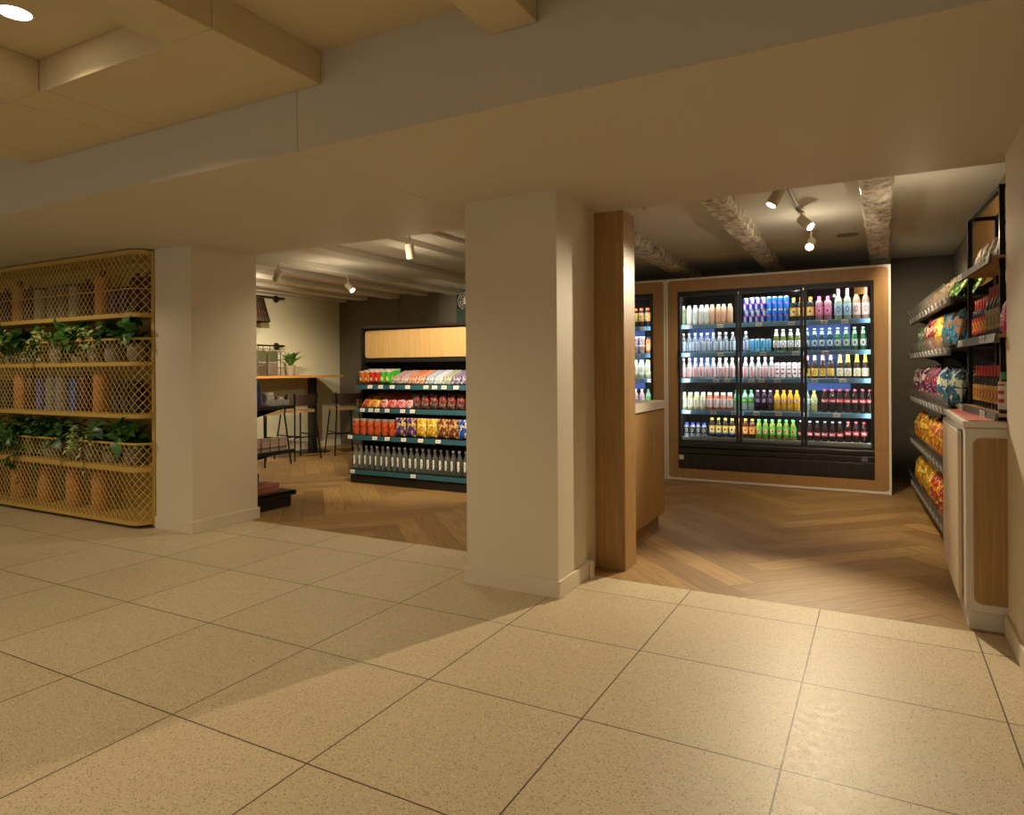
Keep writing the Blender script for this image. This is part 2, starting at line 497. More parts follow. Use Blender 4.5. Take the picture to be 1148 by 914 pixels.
TILE_Y_R, TILE_Y_L, STEP_X = 0.262, 0.385, -0.9
mb = MB()
mb.prism([(-11, -7.5), (1.6, -7.5), (1.6, TILE_Y_R), (STEP_X, TILE_Y_R), (STEP_X, TILE_Y_L), (-11, TILE_Y_L)], -0.06, 0.0)
struct('floor', mb, tile_mat(), 'beige terrazzo-speckled square stone tiles of the foyer')

def clip(poly, x0, x1, y0, y1):
    for ax, lim, sg in ((0, x0, 1), (0, x1, -1), (1, y0, 1), (1, y1, -1)):
        out = []
        for i in range(len(poly)):
            a, b = poly[i - 1], poly[i]
            da, db = (a[ax] - lim) * sg, (b[ax] - lim) * sg
            if (da >= 0) != (db >= 0):
                t = da / (da - db); out.append((a[0] + (b[0] - a[0]) * t, a[1] + (b[1] - a[1]) * t))
            if db >= 0: out.append(b)
        poly = out
        if not poly: return poly
    return poly

def herringbone():
    bm = bmesh.new()
    ug = bm.loops.layers.uv.new('grain'); ut = bm.loops.layers.uv.new('tone')
    w, n = 0.18, 7
    L = w * n; gap = 0.0012
    ca, sa = math.cos(PI / 4), math.sin(PI / 4)
    for a in range(-60, 61):
        for b in range(-12, 13):
            ox, oy = a * w + b * L, a * w - b * L
            for (x0, y0, x1, y1, hor) in ((ox, oy, ox + L, oy + w, 1), (ox, oy + w, ox + w, oy + w + L, 0)):
                q = [(x0 + gap, y0 + gap), (x1 - gap, y0 + gap), (x1 - gap, y1 - gap), (x0 + gap, y1 - gap)]
                wq = [(0.30 + p[0] * ca - p[1] * sa, 2.6 + p[0] * sa + p[1] * ca) for p in q]
                if max(p[0] for p in wq) < -7.2 or min(p[0] for p in wq) > 1.95 or max(p[1] for p in wq) < 0.2 or min(p[1] for p in wq) > 5.25: continue
                tone, off = R.random(), (R.uniform(0, 50), R.uniform(0, 50))
                for rc in ((STEP_X, 1.64, TILE_Y_R, 5.2), (-7.12, STEP_X, TILE_Y_L, 5.2)):
                    pl = clip(wq, *rc)
                    if len(pl) < 3: continue
                    f = bm.faces.new([bm.verts.new((p[0], p[1], 0.0)) for p in pl])
                    for lp in f.loops:
                        dx, dy = lp.vert.co.x - 0.30, lp.vert.co.y - 2.6
                        lx, ly = dx * ca + dy * sa, -dx * sa + dy * ca
                        lp[ug].uv = (lx + off[0], ly + off[1]) if hor else (ly + off[0], lx + off[1])
                        lp[ut].uv = (tone, 0.5)
    for rc in ((STEP_X, 1.64, TILE_Y_R, 5.2), (-7.12, STEP_X, TILE_Y_L, 5.2)):   # dark bed under the joints
        f = bm.faces.new([bm.verts.new((x, y, -0.002)) for x, y in ((rc[0], rc[2]), (rc[1], rc[2]), (rc[1], rc[3]), (rc[0], rc[3]))])
        f.material_index = 1
    for f in bm.faces:
        f.normal_update()
        if f.normal.z < 0: f.normal_flip()
    me = bpy.data.meshes.new('floor_wood'); bm.to_mesh(me); bm.free()
    me.materials.append(wood_floor_mat()); me.materials.append(M('#3a2613', 0.7))
    o = link('floor', me); o['kind'] = 'structure'; o['label'] = 'herringbone oak plank floor of the shop'
herringbone()

PAINT = M('#d8cfbd', 0.6, var=0.03, vscale=1.2)
PAINTG = M('#cfc9bb', 0.6, var=0.03, vscale=1.2)
CEIL = M('#d6c8a8', 0.7, var=0.03, vscale=1.5)
CREAM = M('#dedcc2', 0.7, var=0.02)
SHOPCEIL = M('#d8d8d2', 0.75, var=0.06, vscale=2)
CAFECEIL = M('#d6d4ca', 0.7, var=0.04, vscale=2)
DARKW = M('#625d52', 0.7, var=0.06, vscale=3)

# foyer shell
struct('wall_right', MB().box((1.45, -7.5, 0), (1.6, 0.285, 2.7)), PAINT, 'plain beige wall at the right edge')
struct('baseboard_right', MB().box((1.436, -7.5, 0), (1.45, 0.285, 0.095), 0.002), PAINT)
struct('wall_left', MB().box((-11.1, -7.5, 0), (-11, 0.06, 2.7)), PAINT)
struct('wall_niche', MB().box((-11.1, 0.06, 0), (-4.13, 0.2, 2.22)), PAINT, 'beige wall behind the brass shelving')
mb = MB().box((-4.13, -0.146, 0), (-3.69, 0.47, 2.22))
struct('wall_pillar_left', mb, PAINT, 'beige square pillar beside the brass wire shelving')
mb = MB().box((-4.13, -0.16, 0), (-3.676, -0.146, 0.095), 0.002).box((-3.69, -0.146, 0), (-3.676, 0.484, 0.095), 0.002)
struct('baseboard_pillar_left', mb, PAINT)
mb = MB().box((-1.185, -0.196, 0), (-0.602, 0.20, 2.22)).box((-1.185, 0.20, 0), (-0.632, 0.43, 2.22))
struct('wall_pillar_center', mb, PAINT, 'beige square pillar between the two openings')
mb = MB().box((-1.2, -0.211, 0), (-0.587, -0.196, 0.092), 0.002).box((-0.602, -0.196, 0), (-0.587, 0.20, 0.092), 0.002).box((-0.632, 0.20, 0), (-0.575, 0.262, 0.092), 0.002).box((-1.2, -0.196, 0), (-1.185, 0.43, 0.092), 0.002)
struct('baseboard_pillar_center', mb, PAINT)
mb = MB().box((-11.1, -1.348, 2.215), (-1.335, 0.43, 2.75)).box((-1.332, -1.348, 2.215), (1.6, 0.43, 2.75))
struct('ceiling_soffit', mb, PAINTG, 'wide dropped beam over the two openings')
# coffered foyer ceiling
struct('ceiling', MB().box((-11.1, -7.6, 2.625), (1.6, -1.348, 2.72)), CEIL, 'upper level of the coffered beige foyer ceiling')
mb = MB()
zt, zb = 2.625, 2.482
mb.box((-2.285, -1.895, zb), (-1.19, -1.35, zt), 0.003)
mb.box((-1.448, -7.5, zb), (-1.19, -1.897, zt), 0.003)
mb.box((-2.56, -1.895, zb), (-2.29, -1.35, zt), 0.003)
mb.box((-2.56, -7.5, zb), (-2.335, -1.897, zt), 0.003)
mb.box((-3.28, -1.895, zb), (-2.565, -1.35, zt), 0.003)
mb.box((-3.49, -7.5, zb), (-3.285, -1.35, zt), 0.003)
mb.box((-2.335, -2.95, zb), (-1.448, -2.7, zt), 0.003)
struct('ceiling_slab', mb, CEIL, 'lower slabs of the coffered ceiling around the light wells')
struct('ceiling_beam', MB().box((-0.342, -7.5, 2.49), (-0.143, -1.35, 2.625), 0.003), CEIL, 'short ceiling beam running into the dropped beam')
struct('ceiling_beam', MB().box((-4.9, -7.5, 2.49), (-4.6, -1.35, 2.625), 0.003), CEIL)

# shop shell
struct('wall_back', MB().box((-7.3, 5.2, 0), (2.1, 5.3, 2.6)), DARKW, 'dark back wall of the shop')
mb = MB()
for x in (-6.6, -5.85, -5.1, -4.35, -3.6): mb.box((x, 5.192, 0), (x + 0.735, 5.2, 2.46), 0.002)
struct('trim_1', mb, DARKW, 'dark wall panels with fine vertical joints')
struct('wall_cafe', MB().box((-7.25, 0.2, 0), (-7.12, 5.2, 2.6)), CREAM, 'cream side wall of the cafe corner')
struct('baseboard_cafe', MB().box((-7.12, 0.2, 0), (-7.105, 5.2, 0.09), 0.002), CREAM)
struct('wall_shop_right', MB().box((1.64, 0.285, 0), (1.80, 5.2, 2.6)), M('#8a857a', 0.7, var=0.05), 'grey side wall of the shop')
struct('wall_shop_return', MB().box((1.6, 0.2, 0), (1.80, 0.285, 2.6)), PAINT)
struct('ceiling_shop', MB().box((-1.5, 0.43, 2.46), (2.05, 5.3, 2.6)), SHOPCEIL, 'grey brown ceiling of the shop')
struct('ceiling_cafe', MB().box((-7.25, 0.43, 2.46), (-1.5, 5.3, 2.6)), CAFECEIL, 'pale ceiling of the cafe')
# flat painted beams of the cafe ceiling
mb = MB()
for (x, w, h) in ((-2.12, 0.20, 0.08), (-2.98, 0.22, 0.10), (-3.88, 0.26, 0.09), (-4.74, 0.22, 0.11), (-5.35, 0.16, 0.08), (-5.95, 0.22, 0.10), (-6.6, 0.2, 0.09), (-7.02, 0.14, 0.1)):
    mb.box((x - w / 2, 0.43, 2.46 - 0.6 * h), (x + w / 2, 5.2, 2.462), 0.004)
struct('ceiling_cafe_beams', mb, CAFECEIL, 'flat painted beams on the cafe ceiling')

def rough_beam_mat():
    m, nt, b = newmat('whitewashed_beam'); g = G(nt)
    n1 = g.noise(g.obj((1, 0.7, 1)), 16, 6, 0.7); n2 = g.noise(g.obj(), 60, 3)
    f = g.math('ADD', g.math('MULTIPLY', n1, 0.75), g.math('MULTIPLY', n2, 0.25))
    g.l(g.ramp(f, 0.36, 0.56, hx('#5f5546'), hx('#e8e2d6')), b.inputs['Base Color'])
    b.inputs['Roughness'].default_value = 0.6
    g.bump(f, 0.7, 0.012, b)
    return m
RB = rough_beam_mat()
for (xa, xb, w, y1) in ((-0.03, -0.15, 0.18, 5.2), (0.915, 0.945, 0.19, 5.2), (-1.0, -1.15, 0.2, 5.2)):
    bm = bmesh.new()
    n = 40
    rings = []
    for i in range(n + 1):
        y = 0.43 + (y1 - 0.43) * i / n; x = xa + (xb - xa) * i / n
        rr = []
        for k, (ux, uz) in enumerate(((-0.5, 0), (-0.53, -0.5), (-0.42, -0.95), (-0.2, -1.0), (0.05, -1.03), (0.25, -1.0), (0.44, -0.94), (0.52, -0.5), (0.5, 0))):
            d = noise.noise(Vector((x * 3 + k, y * 2.5, uz * 2))) * 0.013 if uz else 0
            rr.append(bm.verts.new((x + ux * w + d, y, 2.462 + uz * 0.11 + d)))
        rings.append(rr)
    for a, b in zip(rings, rings[1:]):
        for k in range(8): bm.faces.new((a[k], a[k + 1], b[k + 1], b[k]))
    bmesh.ops.recalc_face_normals(bm, faces=bm.faces)
    me = bpy.data.meshes.new('beam'); bm.to_mesh(me); bm.free(); me.materials.append(RB)
    o = link('ceiling_beam_rough', me); o['kind'] = 'structure'; o['label'] = 'rough whitewashed timber ceiling beam'

OAK = oak('#b08c5a', 'oak_veneer', 'Z'); OAKL = oak('#c9a670', 'light_oak_veneer', 'Z', con=0.14); OAKX = oak('#c79a5c', 'oak_top', 'X')
OAKD = oak('#a47e4e', 'oak_surround', 'Z', con=0.14)
WHITE = M('#d9d4cb', 0.45, var=0.03); BLACK = M('#16130f', 0.5); BLACKM = M('#141110', 0.35, 0.4); STEEL = M('#9a9a98', 0.35, 0.8)
BIRCH = oak('#dccdb8', 'birch_door', 'Z', con=0.06)
LENS = M('#fff2d8', 0.4, emit=('#ffe9c4', 14.0), var=0.0)

# oak post and till counter behind the middle pillar
o = MB().box((-0.632, 0.432, 0), (-0.44, 0.645, 2.214), 0.003).obj('wood_panel', OAK)
tag(o, 'tall oak veneered end panel standing against the middle pillar', 'panel')
t = thing('till_counter', 'oak fronted counter with white worktop behind the tall oak panel', 'counter', (-0.565, 0.66, 0))
MB().box((-0.64, 0.0, 0.095), (-0.012, 1.09, 0.93), 0.004).obj('body', WHITE, t)
MB().box((-0.012, 0.004, 0.105), (0.0, 1.086, 0.925), 0.003).obj('side_panel', OAK, t)
MB().box((-0.62, 0.02, 0.0), (-0.04, 1.05, 0.095)).obj('plinth', OAKD, t)
MB().prism(rrect(-0.65, 0.012, 0.0, 1.104, 0.03, 5), 0.932, 0.99).obj('worktop', WHITE, t)

# white corner counter on the right
t = thing('corner_counter', 'white cupboard with rounded oak inset beside the right wall', 'counter', (1.289, 0.292, 0))
MB().box((0.0, 0.0, 0.085), (0.30, 1.02, 0.95), 0.004).obj('body', WHITE, t)
MB().box((0.012, 0.015, 0.0), (0.29, 1.0, 0.085)).obj('plinth', WHITE, t)
MB().box((-0.008, -0.006, 0.952), (0.305, 1.03, 0.982), 0.004).obj('worktop', WHITE, t)
MB().prism(rrect(0.03, 0.30, 0.125, 0.905, 0.035, 6, (1, 0, 0, 1)), -0.003, 0.01, 'Y').obj('inset_panel', oak('#ac8a58', 'oak_inset', 'Z', con=0.18), t)
d = MB().box((-0.02, 0.13, 0.10), (-0.002, 1.02, 0.925), 0.004).obj('door', BIRCH, t)
MB().box((-0.02, 0.125, 0.926), (0.0, 1.02, 0.936), 0.002).obj('pull_rail', STEEL, d)
MB().prism(rrect(0.012, 0.295, 0.015, 1.0, 0.01, 3), 0.982, 0.986).obj('counter_mat', M('#c8685c', 0.6), t)

# ---------------------------------------------------------------- price tags
TAG = printed('#f2eee6', '#2a2622', 'text', 0.0, 0.020, 0.0065)
TAGME = MB().box((-0.032, -0.0015, -0.0185), (0.032, 0.0015, 0.0185), 0.001, 1).mesh('price_tag', TAG)
def tags(shelf, xs, y, z, rx=0.0, me=None, rz=0.0):
    for x in xs: link('price_tag', me or TAGME, shelf, (x, y, z), (rx, 0, rz))

# ---------------------------------------------------------------- drinks fridges
ROWZ = [0.475, 0.785, 1.135, 1.42, 1.732]      # top of each shelf
RAIL = M('#6d9cc0', 0.4); LINER = M('#100e0d', 0.9); FBLACK = M('#1b1714', 0.4)
STRIP = M('#f4f8ff', 0.4, emit=('#f2f7ff', 2.2), var=0.0)
REFL_STOCK = M('#1b4488', 0.6)

def grille_mat():
    m, nt, b = newmat('grille_slots'); g = G(nt)
    t = g.n('ShaderNodeTexCoord'); s = g.n('ShaderNodeSeparateXYZ'); g.l(t.outputs['Object'], s.inputs[0])
    a = g.math('GREATER_THAN', g.math('SINE', g.math('MULTIPLY', s.outputs[2], 300.0)), 0.1)
    c = g.math('GREATER_THAN', g.math('SINE', g.math('MULTIPLY', s.outputs[0], 52.0)), -0.6)
    g.l(g.mix(g.math('MULTIPLY', a, c), hx('#241f1b'), hx('#060505')), b.inputs['Base Color']); b.inputs['Roughness'].default_value = 0.45
    return m
GRILLE = grille_mat()
LINER.node_tree.nodes['Principled BSDF'].inputs['Specular IOR Level'].default_value = 0.08
def fridge(name, label, x0, x1, mull, tagx):
    """x0..x1 outer oak surround, mull = door post positions; front face at y = 3.98"""
    W = x1 - x0; H = 2.24; ix0, ix1 = 0.13, W - 0.145; iz0, iz1 = 0.135, 2.095
    t = thing(name, label, 'fridge', (x0, 3.98, 0))
    mb = MB()                                   # oak surround in four boards, lower seam at 0.43
    def board(pts, a, b):
        mb.prism(pts, a, b, 'Y')
    for (z0, z1, sx) in ((0.03, 0.428, 0), (0.432, H - 0.02, 0)):
        mb.box((0.022, 0.0, z0), (ix0, 0.05, z1)); mb.box((ix1, 0.0, z0), (W - 0.022, 0.05, z1))
    mb.box((ix0, 0.0, iz1), (ix1, 0.05, H - 0.02)); mb.box((ix0, 0.0, 0.03), (ix1, 0.05, iz0))
    mb.obj('surround', OAKD, t)
    mb = MB()                                   # white edging with eased corners
    mb.box((0, -0.004, 0.0), (0.022, 0.95, H), 0.004).box((W - 0.022, -0.004, 0.0), (W, 0.95, H), 0.004)
    mb.box((0.022, -0.004, H - 0.02), (W - 0.022, 0.95, H)).box((0.022, -0.004, 0.006), (W - 0.022, 0.95, 0.03))
    for (xx, zz, sx, sz) in ((0.022, H - 0.02, 1, -1), (W - 0.022, H - 0.02, -1, -1), (0.022, 0.03, 1, 1), (W - 0.022, 0.03, -1, 1)):
        pts = [(xx, zz)] + [(xx + sx * 0.035 * (1 - math.sin(a)), zz + sz * 0.035 * (1 - math.cos(a))) for a in [k * PI / 10 for k in range(6)]]
        mb.prism(pts, -0.002, 0.03, 'Y')
    mb.obj('edging', WHITE, t)
    mb = MB()                                   # cabinet liner; blue panels paint in shelf-edge reflections and back stock
    mb.box((ix0, 0.05, 0.40), (ix0 + 0.02, 0.75, iz1)); mb.box((ix1 - 0.02, 0.05, 0.40), (ix1, 0.75, iz1))
    mb.box((ix0, 0.05, iz1), (ix1, 0.75, iz1 + 0.03)); mb.box((ix0, 0.40, 0.43), (ix1, 0.43, iz1)); mb.box((ix0, 0.05, 0.40), (ix1, 0.75, 0.43))
    mb.mi = 1
    mb.box((ix0 + 0.005, 0.396, 1.15), (ix0 + 0.32, 0.399, 1.71)); mb.box((ix1 - 0.66, 0.396, 1.0), (ix1 - 0.22, 0.399, 1.70))
    mb.obj('liner', [LINER, REFL_STOCK], t)
    MB().box((ix0, 0.012, 2.068), (ix1, 0.06, iz1), 0.004).obj('header', FBLACK, t)
    mb = MB().box((ix0, 0.0, iz0), (ix1, 0.06, 0.30), 0.004).box((ix0, 0.008, 0.306), (ix1, 0.06, 0.365), 0.006).box((ix0, -0.006, 0.372), (ix1, 0.06, 0.425), 0.010)
    mb.obj('machine_cover', FBLACK, t)
    MB().box((ix0 + 0.06, -0.003, 0.16), (ix1 - 0.06, 0.0005, 0.285), 0.001).obj('grille', GRILLE, t)
    ms = [ix0] + [m - x0 for m in mull] + [ix1]
    for i in range(len(ms) - 1):                # doors
        a, b = ms[i] + 0.004, ms[i + 1] - 0.004
        z0, z1, w = 0.432, 2.066, 0.026
        mb = MB().box((a, -0.004, z0), (a + w, 0.028, z1), 0.003).box((b - w, -0.004, z0), (b, 0.028, z1), 0.003)
        mb.box((a + w, -0.004, z1 - 0.03), (b - w, 0.028, z1), 0.003).box((a + w, -0.004, z0), (b - w, 0.028, z0 + 0.022), 0.003)
        d = mb.obj('door', FBLACK, t)
        MB().box((a + w, 0.006, z0 + 0.02), (b - w, 0.012, z1 - 0.03)).obj('glass', pane(), d)
        hxp = b - 0.012 if i == 1 else a + 0.012
        if i == 2: hxp = a + 0.03
        MB().tube([(hxp, -0.004, 1.47), (hxp, -0.04, 1.45), (hxp, -0.045, 1.40), (hxp, -0.045, 1.27), (hxp, -0.04, 1.22), (hxp, -0.004, 1.20)], 0.008, 8).obj('handle', BLACKM, d, True)
    for z in (2.052, 1.702, 1.39, 1.105, 0.755):
        MB().box((ix0 + 0.03, 0.087, z), (ix1 - 0.03, 0.099, z + 0.008)).obj('light_strip', STRIP, t)
    for r, z in enumerate(ROWZ):
        s = MB().box((ix0 + 0.022, 0.0865, z - 0.012), (ix1 - 0.022, 0.38, z), 0.002).obj('shelf', M('#4a4a4a', 0.4, 0.5), t)
        if r:
            MB().box((ix0 + 0.022, 0.072, z - 0.05), (ix1 - 0.022, 0.086, z - 0.004), 0.003).obj('price_rail', RAIL, s)
            tags(s, tagx[r], 0.069, z - 0.028)
        else:
            MB().box((ix0 + 0.022, 0.072, z - 0.03), (ix1 - 0.022, 0.086, z + 0.012), 0.003).obj('front_edge', STEEL, s)
    return t

FX0 = -1.172
fr = fridge('drinks_fridge', 'oak framed three door drinks fridge with lit bottles at the back', FX0, 1.032, (-0.39, 0.25),
            {1: [0.22, 0.50, 0.72, 0.95, 1.17, 1.42, 1.72], 2: [0.22, 0.53, 0.65, 0.90, 1.0, 1.16, 1.52, 1.78],
             3: [0.22, 0.58, 1.02, 1.34, 1.62], 4: [0.24, 0.58, 0.98, 1.30, 1.61, 1.80]})
MB().box((0.14, -0.0015, 0.235), (0.195, 0.001, 0.285)).obj('energy_sticker', printed('#cfd2c0', '#5d7a4a', 'stack', 0.26, 0.025, 0.022), fr)
MB().lathe([(0.0, 0), (0.03, 0), (0.03, 0.003), (0.0, 0.003)], seg=20, caps=False).obj('badge', M('#5f566e', 0.4), fr, loc=(1.97, -0.008, 0.335)).rotation_euler = (PI / 2, 0, 0)
MB().box((1.885, 0.069, 1.97), (1.985, 0.072, 2.055)).obj('shelf_sign', printed('#e0a050', '#3b2410', 'text', 2.015, 0.06, 0.03), fr)
fridge('drinks_fridge', 'second oak framed drinks fridge half hidden behind the oak end panel', -2.78, -1.176, (-2.1,),
       {1: [0.5, 1.2, 1.36], 2: [0.5, 1.24, 1.4], 3: [0.5, 1.26], 4: [0.5, 1.32]})

# ---------------------------------------------------------------- snack gondola in the cafe
GX0, GX1, GY = -4.262, -2.42, 2.235
gt = thing('snack_gondola', 'black snack rack with oak header panel in the middle of the shop', 'shelving', (GX0, GY, 0))
GW = GX1 - GX0
MB().box((0.01, 0.012, 0.0), (GW, 0.66, 0.088), 0.003).obj('base', BLACK, gt)
MB().box((0.0, 0.60, 0.088), (GW, 0.64, 1.70)).obj('back_panel', BLACK, gt)
mb = MB()
mb.prism([(0.24, 0.088), (0.64, 0.088), (0.64, 1.74), (0.24, 1.74)], -0.03, -0.008, 'X')
mb.obj('side_panel', BLACK, gt)
mb = MB().box((-0.03, 0.24, 1.715), (GW, 0.66, 1.74), 0.003).box((-0.03, 0.26, 1.335), (GW, 0.60, 1.372), 0.003).box((-0.008, 0.30, 1.372), (GW, 0.33, 1.715))
mb.obj('header_box', BLACK, gt)
MB().prism(rrect(0.004, GW - 0.02, 1.385, 1.695, 0.035, 6), 0.275, 0.30, 'Y').obj('header_panel', OAKL, gt)
GR = M('#2c5563', 0.4)
GSH = [(0.152, 0.0, [0.05, 0.88]), (0.53, 0.0, [0.02, 0.37, 0.54, 0.76, 0.98, 1.2]), (0.825, 0.115, [0.10, 0.22, 0.31, 0.45, 0.66, 0.79]), (1.085, 0.115, [0.21, 0.36, 0.52, 0.73, 0.97, 1.08, 1.2, 1.35])]
for (z, y, tx) in GSH:
    s = MB().box((0.0, y + 0.014, z - 0.02), (GW, 0.60, z), 0.002).obj('shelf', BLACK, gt)
    MB().prism([(y - 0.004, z - 0.052), (y + 0.014, z - 0.052), (y + 0.014, z + 0.002), (y + 0.006, z + 0.002)], 0.0, GW, 'X').obj('price_rail', GR, s)
    MB().box((-0.004, y + 0.004, z), (0.0, y + 0.25, z + 0.10)).box((0.0, y + 0.004, z), (GW, y + 0.007, z + 0.055)).obj('shelf_guard', pane(), s)
    tags(s, tx, y - 0.005, z - 0.024, -0.18)

# poster above
mb = MB().box((-4.73, 5.165, 1.88), (-4.37, 5.19, 2.44), 0.002)
so = mb.obj('sign_board', M('#101412', 0.4)); tag(so, 'dark green and black coffee sign with round white emblem on the back wall', 'sign')
MB().box((-4.73, 5.160, 1.88), (-4.37, 5.165, 2.17)).obj('lower_panel', M('#1f3d33', 0.5), so)
mb = MB()
ec = (-4.58, 2.292)
def ring(mb, c, r0, r1, y, n=40):
    for k in range(n):
        a, b = 2 * PI * k / n, 2 * PI * (k + 1) / n
        vs = [mb.bm.verts.new((c[0] + r * math.cos(q), y, c[1] + r * math.sin(q))) for r, q in ((r0, a), (r1, a), (r1, b), (r0, b))]
        mb.bm.faces.new(vs)
ring(mb, ec, 0.122, 0.130, 5.1635)
for k in range(26):                                  # lettering blocks round the rim
    a = 2 * PI * k / 26
    if k % 13 in (0, 12): continue
    mb.bar((ec[0] + 0.104 * math.cos(a), 5.163, ec[1] + 0.104 * math.sin(a)), (ec[0] + 0.118 * math.cos(a), 5.163, ec[1] + 0.118 * math.sin(a)), 0.010, 0.002)
ring(mb, ec, 0.086, 0.093, 5.1635)
for sx in (-1, 1):                                   # flowing strands of the figure in the emblem
    for q, (x0, x1) in enumerate(((0.018, 0.045), (0.030, 0.062), (0.042, 0.078))):
        pts = [(ec[0] + sx * (x0 + (x1 - x0) * (k / 8) + 0.006 * math.sin(k * 1.6)), 5.1615, ec[1] + 0.045 - k * 0.0135) for k in range(9) if (x0 + (x1 - x0) * k / 8) ** 2 + (0.045 - k * 0.0135) ** 2 < 0.0072]
        if len(pts) > 1: mb.tube(pts, 0.0034, 5)
mb.lathe([(0.0, 0.0), (0.017, 0.004), (0.019, 0.02), (0.012, 0.038), (0.0, 0.042)], (ec[0], 5.165, ec[1] + 0.004), 14, False)
mb.prism([(ec[0] - 0.02, ec[1] + 0.048), (ec[0] + 0.02, ec[1] + 0.048), (ec[0] + 0.024, ec[1] + 0.07), (ec[0] + 0.01, ec[1] + 0.058), (ec[0], ec[1] + 0.078), (ec[0] - 0.01, ec[1] + 0.058), (ec[0] - 0.024, ec[1] + 0.07)], 5.1615, 5.164, 'Y')
mb.prism([(ec[0] - 0.03, ec[1] - 0.055), (ec[0] + 0.03, ec[1] - 0.055), (ec[0] + 0.016, ec[1]), (ec[0] - 0.016, ec[1])], 5.162, 5.164, 'Y')
mb.obj('emblem', M('#d8d8cc', 0.5), so)
mb = MB()
for (x0, x1, z0, z1) in ((-4.51, -4.45, 2.11, 2.13), (-4.59, -4.475, 2.005, 2.02), (-4.59, -4.46, 1.955, 1.985)):
    mb.box((x0, 5.157, z0), (x1, 5.160, z1))
mb.obj('lettering', printed('#9fb6b0', '#1f3d33', 'text', 2.0, 4.6, 0.2), so)

# ---------------------------------------------------------------- wine frame on the corner counter
wz = math.atan2(0.05, 0.82)
wt = thing('wine_rack', 'black square tube rack holding red capped bottles above the corner counter', 'shelving', (1.457, 0.455, 0.987), wz)
mb = MB()
WD, WL, WT = 0.135, 0.82, 1.13
for (x, y) in ((0, 0), (0, WL), (WD, 0), (WD, WL)): mb.box((x - 0.011, y - 0.011, 0.0), (x + 0.011, y + 0.011, WT))
for z in (WT - 0.011,):
    mb.box((-0.011, -0.011, z - 0.011), (0.011, WL + 0.011, z + 0.011)).box((WD - 0.011, -0.011, z - 0.011), (WD + 0.011, WL + 0.011, z + 0.011))
    mb.box((-0.011, WL - 0.011, z - 0.011), (WD, WL + 0.011, z + 0.011)).box((-0.011, -0.011, z - 0.011), (WD, 0.011, z + 0.011))
mb.box((0.0, -0.006, 0.935), (WD, 0.006, 0.955))
mb.obj('frame', BLACKM, wt)
RAILG = M('#5c5a56', 0.45, 0.2); TAGW = MB().box((-0.026, -0.0015, -0.017), (0.026, 0.0015, 0.017), 0.001, 1).mesh('price_tag', printed('#d8d8d4', '#4a4a4a', 'text', 0.0, 0.02, 0.01))
WSH = [0.03, 0.405, 0.79]
for i, z in enumerate(WSH):
    s = MB().box((-0.045, -0.14 if i < 2 else -0.012, z - 0.014), (WD - 0.012, WL + 0.03, z)).obj('shelf', oak('#b99a6c', 'rack_shelf', 'Y'), wt)
    MB().prism([(-0.062, z - 0.038), (-0.046, z - 0.038), (-0.046, z + 0.004), (-0.054, z + 0.004)], -0.14 if i < 2 else -0.02, WL + 0.05, 'Y').obj('price_rail', RAILG, s)
    tags(s, [-0.060], 0.79, z - 0.016, 0, TAGW, -PI / 2); tags(s, [-0.060], 0.72, z - 0.016, 0, TAGW, -PI / 2)
    tags(s, [-0.060], 0.10, z - 0.016, 0, TAGW, -PI / 2); tags(s, [-0.060], 0.17, z - 0.016, 0, TAGW, -PI / 2)
SLZ = 2.36
mb = MB()
for k in range(66): mb.box((1.606, 0.3 + k * 0.042, 0.99), (1.628, 0.3 + k * 0.042 + 0.030, SLZ), 0.003)
mb.mi = 1; mb.box((1.628, 0.29, 0.99), (1.639, 3.08, SLZ))
struct('wall_slats', mb, [oak('#b98f5a', 'slat_oak', 'Z'), BLACK], 'oak slatted wall lining behind the black rack')

# ---------------------------------------------------------------- crisps wall shelving on the right
cz_ = math.atan2(0.12, 2.4)
CRX, CRY = 1.335, 1.60
ct = thing('snack_shelving', 'black wall shelving of snack bags along the right wall', 'shelving', (CRX, CRY, 0), cz_)
CT = [0.165, 0.565, 0.965, 1.365, 1.69]
MB().box((0.25, 0.0, 0.0), (0.262, 2.45, 1.80)).obj('back_panel', M('#2b2824', 0.6), ct)
MB().box((0.06, 0.0, 0.0), (0.25, 2.45, 0.10)).obj('base', BLACK, ct)
for y in (0.0, 1.2, 2.42): MB().box((0.228, y, 0.1), (0.25, y + 0.03, 1.80)).obj('upright', BLACKM, ct)
TAGS = MB().box((-0.036, -0.0015, -0.024), (0.036, 0.0015, 0.024), 0.001, 1).mesh('price_tag', printed('#d8d8d6', '#5a5a58', 'text', 0.0, 0.024, 0.011))
for z in CT:
    s = MB().box((0.0, 0.0, z - 0.016), (0.25, 2.45, z)).obj('shelf', BLACK, ct)
    mb = MB()
    for y in (0.02, 1.2, 2.41): mb.prism([(0.02, z - 0.016), (0.245, z - 0.016), (0.245, z - 0.12), (0.19, z - 0.07), (0.10, z - 0.04)], y, y + 0.006, 'Y')
    mb.obj('bracket', BLACK, s)
    MB().prism([(-0.022, z - 0.045), (0.0, z - 0.05), (0.0, z), (-0.010, z)], 0.0, 2.45, 'Y').obj('price_rail', RAILG, s)
    MB().prism([(-0.012, z), (-0.008, z), (-0.03, z + 0.085), (-0.034, z + 0.085)], 0.0, 2.45, 'Y').obj('shelf_guard', clear('#cfcfcf', 0.22, 'acrylic_guard'), s)
    for k in range(12): link('price_tag', TAGS, s, (-0.021, 0.1 + k * 0.205, z - 0.022), (0.25, 0, -PI / 2))

